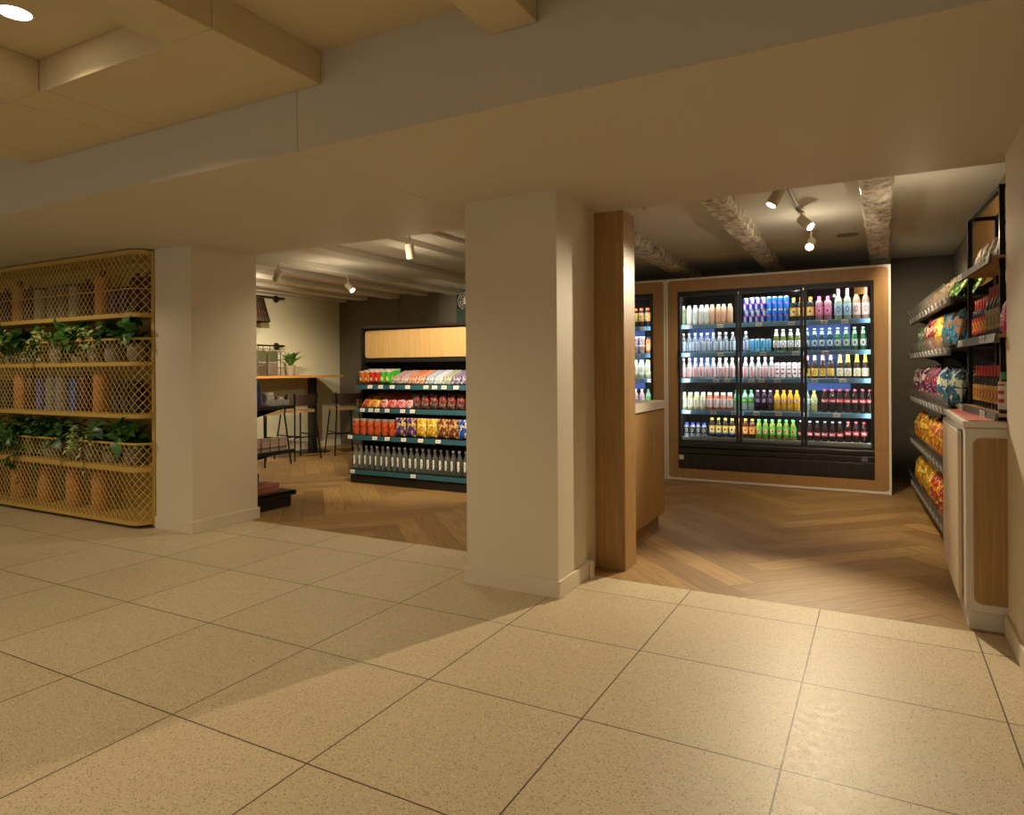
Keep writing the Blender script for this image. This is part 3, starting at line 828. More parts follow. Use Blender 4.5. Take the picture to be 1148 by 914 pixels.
# ---------------------------------------------------------------- brass wire shelving in the foyer
BRASS = M('#c4a455', 0.45, 0.0, var=0.06); BRASSB = M('#b39a50', 0.55, 0.0, var=0.08)
tx0, tx1, tyf, tyb, tr = -7.2, -4.135, -0.272, 0.045, 0.125
tt = thing('wire_shelving', 'mustard yellow metal shelving with diamond wire fronts left of the pillar', 'shelving', (0, 0, 0))
def toutline(d=0.0, n=8):
    pts = [(tx0, tyb), (tx0, tyf + d)]
    for k in range(n + 1):
        a = -PI / 2 + k * PI / 2 / n
        pts.append((tx1 - 0.02 - tr + (tr - d) * math.cos(a), tyf + tr + (tr - d) * math.sin(a)))
    pts.append((tx1 - 0.02 - d, tyb))
    return pts
LV = [(0.03, 0.062), (0.447, 0.487), (0.873, 0.905), (1.29, 1.322), (1.677, 1.71), (2.172, 2.205)]
for (a, b) in LV: MB().prism(toutline(), a, b).obj('shelf', BRASS, tt)
MB().box((tx0, tyb - 0.006, 0.03), (tx1, tyb + 0.006, 2.205)).obj('back_panel', BRASSB, tt)
MB().box((tx1 - 0.035, -0.155, 0.012), (tx1, tyb + 0.006, 2.207), 0.003).obj('side_post', BRASS, tt)
Lf = (tx1 - 0.02 - tr) - tx0; La = tr * PI / 2; Ls = 0.02
def tpos(u):
    if u < La:
        a = -u / tr
        return (tx1 - 0.02 - tr + tr * math.cos(a), tyf + tr + tr * math.sin(a))
    return (tx1 - 0.02 - tr - (u - La), tyf)
def wirepanel(z0, z1, px, pz):
    mb = MB(); U = La + Lf
    for sg in (1, -1):
        n0 = -int((z1 - z0) / pz) - 1
        for k in range(n0, int(U / px) + 2):
            # wire: u = k*px + sg*(z - zref)/pz*px
            pts = []
            n = max(4, int((z1 - z0) / 0.03))
            for i in range(n + 1):
                z = z0 + (z1 - z0) * i / n
                u = k * px + (z - z0) / pz * px if sg > 0 else k * px + (z1 - z) / pz * px
                if 0 <= u <= U: q = tpos(u); pts.append((q[0], q[1] + (0.002 if sg > 0 else -0.001), z))
            if len(pts) > 1:
                if pts[0][0] < tx1 - 0.02 - tr - 0.02 and pts[-1][0] < tx1 - 0.02 - tr - 0.02: pts = [pts[0], pts[-1]]
                mb.tube(pts, 0.0024, 4, caps=False)
    return mb.mesh('wire_front', M('#d9bd72', 0.45))
def trail(z, r):
    pts = [tpos(La + Lf)] + [tpos(La * k / 8) for k in range(8, -1, -1)]
    return MB().tube([(p[0], p[1], z) for p in pts], r, 6)
for (z0, z1) in ((0.062, 0.447), (0.487, 0.67), (0.905, 1.29), (1.322, 1.505), (1.71, 2.172)):
    link('wire_front', wirepanel(z0, z1, 0.060, 0.068), tt)
for z in (0.67, 1.505): trail(z, 0.010).obj('rail', BRASS, tt)
trail(1.90, 0.005).obj('rail', BRASS, tt)

# ---------------------------------------------------------------- lamps
SPOTB = M('#c9bfae', 0.4, var=0.02)
def track_spot(lens, d, top, label, cat='spotlight', emis=LENS, r=0.036, ln=0.125):
    """lens = centre of the lit face, d = beam direction, top = height of what it hangs from"""
    d = Vector(d).normalized(); L = Vector(lens); B = L - d * ln
    t = thing('track_spotlight', label, cat, (B.x, B.y, top), 0, 'track spotlights')
    rot = d.to_track_quat('Z', 'Y').to_euler()
    o = MB().lathe([(0.0, 0), (r * 0.8, 0.0), (r, 0.008), (r, ln), (r * 0.9, ln), (r * 0.86, ln - 0.012), (0.0, ln - 0.012)], seg=20, caps=False).obj('lamp_body', SPOTB, t, True)
    o.location = B - t.location; o.rotation_euler = rot
    q = MB().lathe([(0.0, ln - 0.010), (r * 0.84, ln - 0.010), (r * 0.84, ln - 0.006), (0.0, ln - 0.006)], seg=20, caps=False).obj('lens', emis, o)
    j = B + d * 0.02 - t.location
    MB().tube([(j.x, j.y, 0.0), (j.x, j.y, j.z)], 0.008, 8).obj('stem', SPOTB, t)
    MB().box((j.x - 0.018, j.y - 0.05, -0.012), (j.x + 0.018, j.y + 0.05, 0.0), 0.003).obj('adapter', SPOTB, t)
    return t
def track(x, y0, y1, label, top=2.46):
    o = MB().box((x - 0.018, y0, top - 0.028), (x + 0.018, y1, top), 0.002)
    o.mi = 1
    o.box((x - 0.006, y0 + 0.01, top - 0.029), (x + 0.006, y1 - 0.01, top - 0.0275))
    return tag(o.obj('light_track', [SPOTB, BLACK]), label, 'track')
track(0.40, 0.5, 2.95, 'pale ceiling light track in front of the drinks fridge')
track_spot((0.325, 1.09, 2.285), (-0.45, -0.30, -0.9), 2.432, 'white track spotlight nearest the dropped beam, aimed down')
track_spot((0.485, 2.02, 2.30), (0.62, -0.42, -0.62), 2.432, 'white track spotlight in the middle of the track, turned right')
track_spot((0.42, 2.67, 2.255), (-0.08, -0.80, -0.55), 2.432, 'glaring white spotlight at the far end of the track')
track(-2.50, 0.5, 3.2, 'pale ceiling light track nearest the middle pillar')
track_spot((-2.60, 1.17, 2.20), (-0.10, 0.30, -0.95), 2.432, 'white cylinder spotlight hanging upright beside the middle pillar')
track(-4.68, 0.6, 4.4, 'pale ceiling light track over the bar stools')
track_spot((-4.785, 1.687, 2.235), (-0.75, 0.35, -0.55), 2.432, 'white spotlight over the cafe turned to the cream wall')
track_spot((-4.625, 2.72, 2.205), (0.75, -0.08, -0.62), 2.432, 'white spotlight over the cafe turned right to the dark wall')

t = thing('downlight', 'round glowing recessed downlight in the coffered foyer ceiling', 'ceiling light', (-1.98, -2.16, 2.625))
MB().lathe([(0.056, 0), (0.066, 0), (0.064, -0.004), (0.056, -0.004)], seg=32, caps=False).obj('trim_ring', WHITE, t)
MB().lathe([(0.0, -0.001), (0.056, -0.001), (0.054, -0.005), (0.0, -0.006)], seg=32, caps=False).obj('diffuser', LENS, t)
o = MB().lathe([(0.0, 0), (0.052, 0), (0.050, -0.016), (0.036, -0.024), (0.0, -0.026)], seg=28, caps=False).obj('smoke_detector', WHITE, None, True, (-0.593, 1.476, 2.46))
tag(o, 'small white round detector on the shop ceiling beside the oak panel', 'detector')
mb = MB()
mb.lathe([(0.082, 0), (0.094, 0), (0.092, -0.006), (0.084, -0.006), (0.082, 0)], seg=36, caps=False); mb.lathe([(0, -0.001), (0.082, -0.001), (0.082, -0.003), (0, -0.003)], seg=36, caps=False)
o = mb.obj('ceiling_speaker', M('#7d776b', 0.7), None, False, (0.68, 3.40, 2.46)); tag(o, 'flat round grille in the shop ceiling between two rough beams', 'speaker')

# ---------------------------------------------------------------- cafe corner
TOPX0, TOPX1 = -7.09, -6.42
t = thing('bar_table', 'long oak topped high table on black columns along the cream wall', 'table', (0, 0, 0))
MB().prism(rrect(TOPX0, TOPX1, 1.9, 4.66, 0.16, 7), 1.145, 1.175).obj('tabletop', oak('#c68a4a', 'bar_top', 'Y', 0.4), t)
for y in (4.22, 2.3):
    c = MB().box((-6.83, y - 0.05, 0.012), (-6.73, y + 0.05, 1.145), 0.006).obj('column', BLACK, t)
    MB().lathe([(0, 0), (0.27, 0), (0.27, 0.008), (0.25, 0.014), (0, 0.016)], (-6.78, y, 0), 32, False).obj('base_plate', BLACKM, t)

def leaf(bm, p, d, upv, s, mi=0, w=0.62):
    """a bent pointed leaf: p base, d direction"""
    d = d.normalized(); x = d.cross(upv)
    if x.length < 1e-3: x = d.orthogonal()
    x.normalize(); n = x.cross(d)
    prof = [(0.0, 0.0, 0.0), (0.18, 0.36, 0.05), (0.45, 0.5, 0.06), (0.75, 0.3, 0.0), (1.0, 0.0, -0.14)]
    mid = [bm.verts.new(p + d * (a * s) + n * (c * s)) for a, b, c in prof]
    for sg in (-1, 1):
        sd = [bm.verts.new(p + d * (a * s) + x * (sg * b * w * s) + n * ((c + 0.1 * b) * s)) for a, b, c in prof[1:4]]
        for q in ((mid[0], mid[1], sd[0]), (mid[1], mid[2], sd[1], sd[0]), (mid[2], mid[3], sd[2], sd[1]), (mid[3], mid[4], sd[2])):
            f = bm.faces.new(q); f.material_index = mi; f.smooth = True

def foliage(n_stems, n_leaf, reach, drop, size, seed, front=-1, stemr=0.0015, up=0.05, wide=1.0, wf=0.62):
    """stems that rise from a pot, arch over and hang; leaves along them"""
    rr = random.Random(seed); mb = MB()
    for s in range(n_stems):
        a = rr.uniform(0, 2 * PI); k = rr.uniform(0.4, 1.0)
        dx, dy = math.cos(a) * reach * k * wide, (math.sin(a) * 0.6 + 0.5 * front) * reach * k
        dz = up * rr.uniform(0.4, 1.3); dr = drop * rr.uniform(0.0, 1.0) if dy * front > 0 else 0.0
        pts = []
        for i in range(9):
            u = i / 8
            pts.append(Vector((dx * u, dy * min(1, u * 1.6), dz * math.sin(min(1, u * 1.5) * PI / 2) - dr * max(0, u - 0.35) ** 1.4 * 1.8)))
        mb.mi = 1; mb.tube(pts, stemr, 4); mb.mi = 0
        for i in range(n_leaf):
            u = (i + rr.uniform(0.2, 1)) / n_leaf * 7.99
            p = pts[int(u)].lerp(pts[min(8, int(u) + 1)], u - int(u))
            d = Vector((rr.uniform(-1, 1), rr.uniform(-1, 0.6) * (1 if front < 0 else -1), rr.uniform(-0.7, 0.7)))
            leaf(mb.bm, p, d, Vector((0, -0.6, 0.8)), size * rr.uniform(0.65, 1.2), 0, wf)
    return mb
def leaf_mat(a, b, name):
    key = ('leaf', a, b)
    if key in MC: return MC[key]
    m, nt, bs = newmat(name); g = G(nt)
    f = g.noise(g.obj(), 28, 3)
    g.l(g.ramp(f, 0.38, 0.62, hx(a), hx(b)), bs.inputs['Base Color']); bs.inputs['Roughness'].default_value = 0.4
    MC[key] = m
    return m
GREEN = leaf_mat('#2f5a22', '#4f8434', 'leaf_green'); DGREEN = leaf_mat('#274a26', '#3d6b34', 'leaf_dark'); VARI = leaf_mat('#6f9440', '#d9dca0', 'leaf_variegated')
STEM = M('#56602f', 0.6)

t = thing('potted_plant', 'small green plant in a ribbed grey pot on the oak high table', 'plant', (-6.72, 3.72, 1.175))
mb = MB().lathe([(0.0, 0), (0.05, 0), (0.072, 0.12), (0.076, 0.15), (0.066, 0.15), (0.062, 0.13), (0.0, 0.13)], seg=20, caps=False)
mb.obj('pot', M('#8d8676', 0.7, bump=0.4), t, True)
mb = MB()
for k in range(15):
    a = k * 2.4; l = 0.16 + 0.10 * R.random()
    leaf(mb.bm, Vector((0, 0, 0.13)), Vector((math.cos(a), math.sin(a) * 0.8, R.uniform(0.5, 1.6))), Vector((0, 0, 1)), l * 1.2, 0, 0.34)
mb.obj('foliage', GREEN, t)

WALN = oak('#33221a', 'dark_stained_wood', 'X', con=0.2); SEAT = M('#a0825a', 0.7)
def stool_parts():
    W = 0.19
    mb = MB().prism(rrect(-W, W, -W, W, 0.07, 5), 0.665, 0.70)
    seat = mb.mesh('seat', SEAT)
    legs = []
    for sx in (-1, 1):
        for sy in (-1, 1):
            b = (sx * 0.24, sy * 0.22, 0.0); a = (sx * 0.16, sy * 0.16, 0.66)
            pts = [b, a] if sx < 0 else [b, (sx * 0.175, sy * 0.17, 0.66), (sx * 0.20, sy * 0.19, 0.93)]
            legs.append(MB().tube(pts, 0.011, 8).mesh('leg', BLACKM, True))
    k = 0.34; fx = 0.24 - 0.08 * k / 0.66 + 0.004; fy = 0.22 - 0.06 * k / 0.66 + 0.004
    foot = MB().tube([(-fx, -fy, k - 0.05), (-fx, fy, k - 0.05)], 0.009, 8).tube([(-fx, fy, k), (fx, fy, k)], 0.009, 8).tube([(-fx, -fy, k), (fx, -fy, k)], 0.009, 8).tube([(fx, -fy, k - 0.02), (fx, fy, k - 0.02)], 0.009, 8).mesh('footrest', BLACKM, True)
    bm = bmesh.new(); n = 14; rows = []
    for i in range(n + 1):
        u = -1 + 2 * i / n; x = 0.215 - 0.07 * u * u; y = 0.225 * u
        h = 0.075 * (1 - max(0, abs(u) - 0.8) * 2.2)
        rows.append([bm.verts.new((x + dx, y, 0.835 + dz * h)) for dx, dz in ((-0.009, -1), (0.009, -1), (0.009, 1), (-0.009, 1))])
    for a, b in zip(rows, rows[1:]):
        for k2 in range(4): bm.faces.new((a[k2], a[(k2 + 1) % 4], b[(k2 + 1) % 4], b[k2]))
    bm.faces.new(rows[0]); bm.faces.new(rows[-1][::-1])
    bmesh.ops.recalc_face_normals(bm, faces=bm.faces)
    back = bpy.data.meshes.new('backrest'); bm.to_mesh(back); bm.free(); back.materials.append(WALN)
    back.polygons.foreach_set('use_smooth', [False] * len(back.polygons))
    return [('seat', seat), ('backrest', back), ('footrest', foot)] + [('leg', m) for m in legs]
SP = stool_parts()
for (x, y, rz, lab) in ((-6.33, 3.48, -0.15, 'dark backed bar stool in the middle, before the table column'), (-6.16, 4.24, -0.5, 'dark backed bar stool nearest the dark back wall'),
                        (-6.25, 2.83, 0.0, 'bar stool half hidden behind the display stand and the left pillar')):
    t = thing('bar_stool', lab, 'stool', (x, y, 0), rz, 'bar stools at the high table')
    for nm, me in SP: link(nm, me, t)

# rails on the cream wall
def wall_rail(y, z, label, ln=0.9):
    t = thing('wall_rail', label, 'rail', (-7.12, y, z))
    MB().tube([(0.16, -ln, 0), (0.16, 0.02, 0)], 0.012, 10).obj('rod', BLACKM, t, True)
    MB().lathe([(0, 0), (0.055, 0), (0.05, 0.02), (0.02, 0.03), (0.018, 0.15), (0, 0.15)], seg=16, caps=False).obj('bracket', M('#2a211b', 0.5), t, True).rotation_euler = (0, PI / 2, 0)
    return t
wall_rail(3.82, 2.335, 'upper dark rail fixed to the cream wall carrying the woven shade', 1.1)
wall_rail(3.82, 1.62, 'lower dark rail fixed to the cream wall carrying grey bags', 1.1)
def weave_mat():
    m, nt, b = newmat('dark_woven_cane'); g = G(nt)
    t = g.n('ShaderNodeTexCoord'); s = g.n('ShaderNodeSeparateXYZ'); g.l(t.outputs['Object'], s.inputs[0])
    an = g.math('ARCTAN2', s.outputs[1], s.outputs[0])
    w = g.math('ADD', g.math('MULTIPLY', g.math('SINE', g.math('MULTIPLY', an, 40.0)), 0.7), g.math('MULTIPLY', g.math('SINE', g.math('MULTIPLY', s.outputs[2], 60.0)), 0.3))
    g.l(g.ramp(w, -0.2, 0.6, hx('#20140a'), hx('#5f4126')), b.inputs['Base Color']); b.inputs['Roughness'].default_value = 0.7
    g.bump(w, 0.6, 0.006, b)
    return m
WEAVE = weave_mat()
t = thing('woven_shade', 'dark brown woven tapered shade hanging from the upper wall rail', 'shade', (-6.96, 3.17, 1.95))
MB().lathe([(0.30, 0.0), (0.215, 0.335), (0.205, 0.335), (0.29, 0.0), (0.30, 0.0)], seg=40, caps=False).obj('shade_wall', WEAVE, t, True)
MB().tube([(0, 0, 0.33), (0, 0, 0.375)], 0.006, 6).tube([(-0.21, 0, 0.33), (0.21, 0, 0.33)], 0.004, 6).obj('hanger', BLACKM, t)
t2 = spot('cafe_lamp_glow', (-6.70, 2.9, 2.42), (-7.12, 3.1, 1.6), 9, 110, 0.9, SPOTW, 0.05)
for i, (y, c) in enumerate(((2.95, '#5e5145'), (3.17, '#75675a'), (3.39, '#4c4137'), (3.60, '#6a5d50'))):
    o = MB().box((-0.03, -0.09, -0.42), (0.03, 0.09, 0.0), 0.02).tube([(0, -0.05, -0.005), (0, -0.035, 0.07), (0, 0.035, 0.07), (0, 0.05, -0.005)], 0.006, 6).obj('hanging_bag', printed(c, '#8f8577', 'bag', -0.2, 0.09, 0.35, '#4f5236', 0.7), None, False, (-6.96, y, 1.548))
    tag(o, 'grey brown patterned bag, %s from the right on the lower wall rail' % ORD[3 - i], 'bag', 'bags on the lower wall rail')
t = thing('wire_rack', 'small black wire rack beside the grey hanging bags', 'rack', (-7.06, 3.72, 1.175))
mb = MB()
for (a, b) in (((-0.04, 0), (-0.04, 0.17)), ((0.06, 0), (0.06, 0.17))):
    mb.tube([(a[0], a[1], 0), (a[0], a[1], 0.36), (b[0], b[1], 0.36), (b[0], b[1], 0)], 0.005, 6)
for z in (0.12, 0.24): mb.tube([(-0.04, 0, z), (-0.04, 0.17, z), (0.06, 0.17, z), (0.06, 0, z)], 0.004, 6, True)
mb.obj('wire_frame', BLACKM, t)

# display stand behind the left pillar
t = thing('display_stand', 'black tiered display stand peeking out behind the left pillar', 'shelving', (-4.42, 0.52, 0))
MB().box((0.02, 0.0, 0.0), (0.575, 0.47, 0.105), 0.004).obj('base', BLACK, t)
sh = []
MB().box((-0.02, -0.01, 0.125), (0.61, 0.50, 0.145), 0.003).box((0.585, -0.01, 0.105), (0.61, 0.50, 0.145), 0.003).box((0.02, 0.0, 0.105), (0.58, 0.02, 0.125)).obj('tray', BLACK, t)
MB().box((0.0, 0.0, 0.105), (0.03, 0.47, 1.5)).obj('back_panel', BLACK, t)
for z in (0.52, 0.925):
    s = MB().box((0.03, 0.0, z - 0.018), (0.60, 0.48, z)).box((0.59, 0.0, z - 0.03), (0.612, 0.485, z + 0.006), 0.004).obj('shelf', BLACK, t)
    for y in (0.02, 0.44): MB().prism([(0.03, z - 0.018), (0.58, z - 0.018), (0.4, z - 0.06), (0.03, z - 0.16)], y, y + 0.008, 'Y').obj('bracket', BLACK, s)
FLOR = printed('#a89a90', '#5b4c49', 'bag', 0.05, 0.05, 0.05, '#c7a79c', 0.6)
bx = MB().box((-0.05, -0.045, 0), (0.05, 0.045, 0.115), 0.004).box((-0.051, -0.046, 0.085), (0.051, 0.046, 0.117), 0.003).mesh('gift_box', FLOR)
k = Kind('gift_box', bx)
for i, y in enumerate((0.58, 0.68, 0.78, 0.88)):
    k.put((-3.895, y + 0.02, 0.52), 'pale floral gift box, %s from the right on the stand\'s middle shelf' % ORD[3 - i], 'box', 'floral gift boxes')
bag = MB().prism([(-0.04, 0), (0.04, 0), (0.042, 0.14), (0.03, 0.2), (-0.03, 0.2), (-0.042, 0.14)], -0.028, 0.028, 'Y').box((-0.032, -0.006, 0.2), (0.032, 0.006, 0.215)).mesh('coffee_bag', printed('#1d2c66', '#5970a8', 'bag', 0.1, 0.03, 0.06, '#20306e', 0.45))
k = Kind('coffee_bag', bag)
for i, y in enumerate((0.56, 0.64, 0.72)):
    k.put((-4.0, y, 0.925), 'navy blue coffee bag, %s from the right on the stand\'s top shelf' % ORD[2 - i], 'bag', 'navy coffee bags', (0, 0, 1.2))
def mug_me(m):
    mb = MB().lathe([(0.0, 0), (0.034, 0), (0.038, 0.01), (0.038, 0.09), (0.034, 0.09), (0.033, 0.012), (0.0, 0.012)], seg=20, caps=False)
    mb.tube([(0.037, 0, 0.075), (0.058, 0, 0.07), (0.062, 0, 0.045), (0.055, 0, 0.022), (0.037, 0, 0.02)], 0.005, 8)
    return mb.mesh('mug', m, True)
o = link('mug', mug_me(printed('#d9d6cf', '#2d2b28', 'oval', 0.05, 0.02, 0.025)), None, (-3.95, 0.82, 0.925)); o.scale = (1.25,) * 3; tag(o, 'tall white mug beside the navy coffee bags on the stand', 'mug')
o = link('mug', mug_me(M('#d6d2c8', 0.35)), None, (-3.88, 0.90, 0.925)); o.scale = (0.8,) * 3; tag(o, 'small white cup at the right end of the stand\'s top shelf', 'mug')
o = MB().box((-0.10, -0.07, 0), (0.10, 0.16, 0.010), 0.003).box((-0.10, 0.155, 0), (0.10, 0.16, 0.055)).box((0.095, -0.07, 0), (0.10, 0.16, 0.055)).obj('acrylic_tray', clear('#cfd2d2', 0.45, 'acrylic'), None, False, (-3.945, 0.82, 0.9255))
tag(o, 'clear acrylic tray under the white mugs on the stand', 'tray')
o.location.z = 0.9255
for q in bpy.data.objects:
    if q.name.startswith('mug') and q.parent is None: q.location.z = 0.936
o = MB().box((-0.09, -0.17, 0), (0.09, 0.17, 0.075), 0.004).box((-0.092, -0.172, 0.055), (0.092, 0.172, 0.077), 0.003).obj('biscuit_box', printed('#b0685e', '#d69a8a', 'bag', 0.04, 0.06, 0.03, '#94504c', 0.55), None, False, (-3.98, 0.72, 0.145)); tag(o, 'long dusty pink box on the lowest tray of the stand', 'box')
k = Kind('tea_tin', MB().lathe([(0.0, 0), (0.036, 0), (0.036, 0.075), (0.038, 0.075), (0.038, 0.095), (0.0, 0.097)], seg=20, caps=False).mesh('tea_tin', printed('#2f6f72', '#c8d6d0', 'oval', 0.04, 0.02, 0.02, '#2f6f72'), True))
for i, y in enumerate((0.60, 0.69)): k.put((-4.0, y + 0.02, 0.222), 'teal tin, %s on the pink box' % ('left one' if i == 0 else 'right one'), 'tin', 'teal tins')

# ---------------------------------------------------------------- goods on the brass shelving
CAN = oak('#cf9458', 'tan_canister', 'Z', con=0.12)
def canister(h, r, knob):
    pr = [(0.0, 0), (r * 0.9, 0), (r, 0.012), (r, h * 0.8), (r * 0.92, h * 0.92), (r * 0.7, h), (0.0, h)]
    me = MB().lathe(pr, seg=24, caps=False).mesh('canister', CAN, True)
    if not knob: return Kind('canister', me)
    return Kind('canister', me, [('lid_knob', MB().lathe([(0, h), (r * 0.4, h), (r * 0.3, h + 0.02), (r * 0.42, h + 0.045), (r * 0.3, h + 0.065), (0, h + 0.07)], seg=16, caps=False).mesh('lid_knob', M('#6d3f22', 0.5), True))])
def jar(col, h, r, fac, lidc, name='storage_jar'):
    me = MB().lathe([(0, 0), (r, 0), (r, h * 0.86), (r * 0.86, h * 0.92), (0, h * 0.92)], seg=20, caps=False).mesh(name, clear(col, fac, 'jar_glass'), True)
    return Kind(name, me, [('lid', MB().lathe([(0, h * 0.92), (r * 0.9, h * 0.92), (r * 0.9, h), (0, h)], seg=20, caps=False).mesh('lid', M(lidc, 0.4, 0.2), True))])
CB, CTp, CMd = canister(0.33, 0.072, False), canister(0.34, 0.066, True), canister(0.345, 0.066, False)
BRN = Kind('dark_canister', MB().lathe([(0, 0), (0.055, 0), (0.06, 0.01), (0.06, 0.28), (0.05, 0.3), (0.02, 0.31), (0.02, 0.34), (0, 0.345)], seg=20, caps=False).mesh('dark_canister', M('#4d1f14', 0.4), True))
GREY = jar('#9a9a98', 0.32, 0.06, 0.75, '#6f6c66'); DARKJ = jar('#3a3634', 0.26, 0.055, 0.85, '#2a2624'); BLUEJ = jar('#3f63c0', 0.30, 0.045, 0.9, '#33302c'); PURP = jar('#5b4a78', 0.24, 0.05, 0.85, '#35302c')
WHITEJ = jar('#c9c6c0', 0.31, 0.06, 0.7, '#55524c')
for i, x in enumerate((-6.70, -6.233, -5.775, -5.32, -4.933)):
    CB.put((x, -0.11, 0.062), 'tan rounded canister, %s from the right on the bottom wire shelf' % ORD[4 - i], 'canister', 'tan canisters')
def stock(z, seq, lvl):
    cnt = {}
    for (kd, x, desc, cat) in seq: cnt[desc] = cnt.get(desc, 0) + 1
    seen = {}
    for (kd, x, desc, cat) in seq:
        seen[desc] = seen.get(desc, 0) + 1
        n = cnt[desc]
        lab = '%s behind the wire of the %s shelf' % (desc, lvl) if n == 1 else '%s, %s from left behind the wire of the %s shelf' % (desc, ORD[seen[desc] - 1], lvl)
        kd.put((x, -0.10, z), lab, cat, 'jars on the wire shelving')
TN, BR, GY_, DK, BL, WH, PU = 'tan canister', 'dark brown canister', 'grey glass jar', 'black lidded jar', 'blue jar', 'pale glass jar', 'purple jar'
stock(1.71, [(PURP, -6.66, PU, 'jar'), (BRN, -6.47, BR, 'canister'), (CTp, -6.22, TN, 'canister'), (BRN, -6.04, BR, 'canister'), (WHITEJ, -5.86, WH, 'jar'), (GREY, -5.64, GY_, 'jar'), (GREY, -5.48, GY_, 'jar'),
             (WHITEJ, -5.30, WH, 'jar'), (BRN, -5.12, BR, 'canister'), (CTp, -4.90, TN, 'canister'), (PURP, -4.72, PU, 'jar'), (PURP, -4.58, PU, 'jar'), (BRN, -4.42, BR, 'canister'), (BRN, -4.27, BR, 'canister')], 'top')
stock(0.905, [(DARKJ, -6.62, DK, 'jar'), (DARKJ, -6.46, DK, 'jar'), (CMd, -6.20, TN, 'canister'), (BRN, -6.03, BR, 'canister'), (BLUEJ, -5.87, BL, 'jar'), (GREY, -5.68, GY_, 'jar'), (GREY, -5.52, GY_, 'jar'),
             (BLUEJ, -5.32, BL, 'jar'), (BRN, -5.16, BR, 'canister'), (CMd, -4.93, TN, 'canister'), (DARKJ, -4.70, DK, 'jar'), (DARKJ, -4.57, DK, 'jar'), (DARKJ, -4.44, DK, 'jar')], 'middle')
def basket_mat():
    m, nt, b = newmat('grey_woven_pot'); g = G(nt)
    t = g.n('ShaderNodeTexCoord'); s = g.n('ShaderNodeSeparateXYZ'); g.l(t.outputs['Object'], s.inputs[0])
    an = g.math('ARCTAN2', s.outputs[1], s.outputs[0])
    w = g.math('MULTIPLY', g.math('SINE', g.math('MULTIPLY', an, 18.0)), g.math('SINE', g.math('MULTIPLY', s.outputs[2], 230.0)))
    g.l(g.ramp(w, -0.4, 0.6, hx('#7d756a'), hx('#c2b9ac')), b.inputs['Base Color']); b.inputs['Roughness'].default_value = 0.8
    g.bump(w, 0.5, 0.004, b)
    return m
BASKET = basket_mat()
POT = MB().lathe([(0.0, 0), (0.062, 0), (0.078, 0.04), (0.08, 0.10), (0.074, 0.145), (0.066, 0.145), (0.066, 0.125), (0.0, 0.125)], seg=24, caps=False).mesh('pot', BASKET, True)
PL = [  # x, level, kind
    (-6.80, 1, 0), (-6.50, 1, 2), (-6.26, 1, 2), (-6.02, 1, 3), (-5.82, 1, 0), (-5.52, 1, 2), (-5.16, 1, 0), (-4.92, 1, 2), (-4.68, 1, 1), (-4.37, 1, 4),
    (-6.60, 0, 0), (-6.36, 0, 2), (-6.14, 0, 5), (-5.92, 0, 5), (-5.62, 0, 1), (-5.24, 0, 1), (-4.98, 0, 2), (-4.72, 0, 1), (-4.42, 0, 4)]
PK = {0: ((11, 7, 0.27, 0.16, 0.15), GREEN, 'leafy green plant'), 1: ((9, 7, 0.20, 0.08, 0.12), DGREEN, 'compact dark green plant'), 2: ((16, 13, 0.21, 0.30, 0.058), VARI, 'trailing cream variegated ivy'),
      3: ((9, 6, 0.2, 0.22, 0.12), DGREEN, 'dark drooping plant'), 4: ((7, 4, 0.16, 0.06, 0.17), GREEN, 'broad leaved low plant'), 5: ((20, 9, 0.26, 0.5, 0.105), GREEN, 'long trailing green ivy')}
for i, (x, lv, kd) in enumerate(PL):
    a, mt, desc = PK[kd]
    z = (0.487, 1.322)[lv]
    same = [p for p in PL if p[1] == lv and p[2] == kd]
    idx = ORD[len(same) - 1 - sorted(q[0] for q in same).index(x)]
    lab = '%s in a grey woven pot, %s planter shelf' % (desc, ('lower', 'upper')[lv]) if len(same) == 1 else '%s in a grey woven pot, %s from right, %s planter shelf' % (desc, idx, ('lower', 'upper')[lv])
    t = thing('potted_plant', lab, 'plant', (x, -0.135, z), 0.0, 'plants on the brass shelving')
    link('pot', POT, t)
    mb = foliage(*a, seed=40 + i * 7, up=0.16)
    for v in mb.bm.verts:
        v.co.z += 0.125
        v.co.y = min(v.co.y, 0.13)
        v.co.x = min(v.co.x, -4.21 - x)
    mb.obj('foliage', [mt, STEM], t)

# ---------------------------------------------------------------- bottles and cans
def rad(prof, z):
    for (r0, z0), (r1, z1) in zip(prof, prof[1:]):
        if z0 <= z <= z1 and z1 > z0: return r0 + (r1 - r0) * (z - z0) / (z1 - z0)
    return prof[-1][0]
def bottle(name, prof, body, cap, capm, label=None, labm=None, neck=None, neckm=None, seg=14, capname='cap'):
    """prof radius/height outline, cap = (radius, z0, z1), label = (z0, z1), neck = (z0, z1) sleeve"""
    me = MB().lathe(prof, seg=seg).mesh(name, body, True)
    parts = []
    def sleeve(nm, z0, z1, m, off=0.0008):
        zs = sorted({z0, z1} | {z for _, z in prof if z0 < z < z1})
        return (nm, MB().lathe([(rad(prof, z) + off, z) for z in zs], seg=seg, caps=False).mesh(nm, m, True))
    if cap: parts.append((capname, MB().lathe([(cap[0], cap[1]), (cap[0], cap[2] - 0.002), (cap[0] * 0.9, cap[2])], seg=seg).mesh(capname, capm, True)))
    if label: parts.append(sleeve('label', label[0], label[1], labm))
    if neck: parts.append(sleeve('neck_label', neck[0], neck[1], neckm, 0.0012))
    return Kind(name, me, parts)
GLASS = lambda c, f=0.55: clear(c, f, 'bottle_glass', 0.06)
WATERP = [(0.029, 0), (0.031, 0.006), (0.031, 0.125), (0.028, 0.145), (0.0145, 0.178), (0.0125, 0.2)]
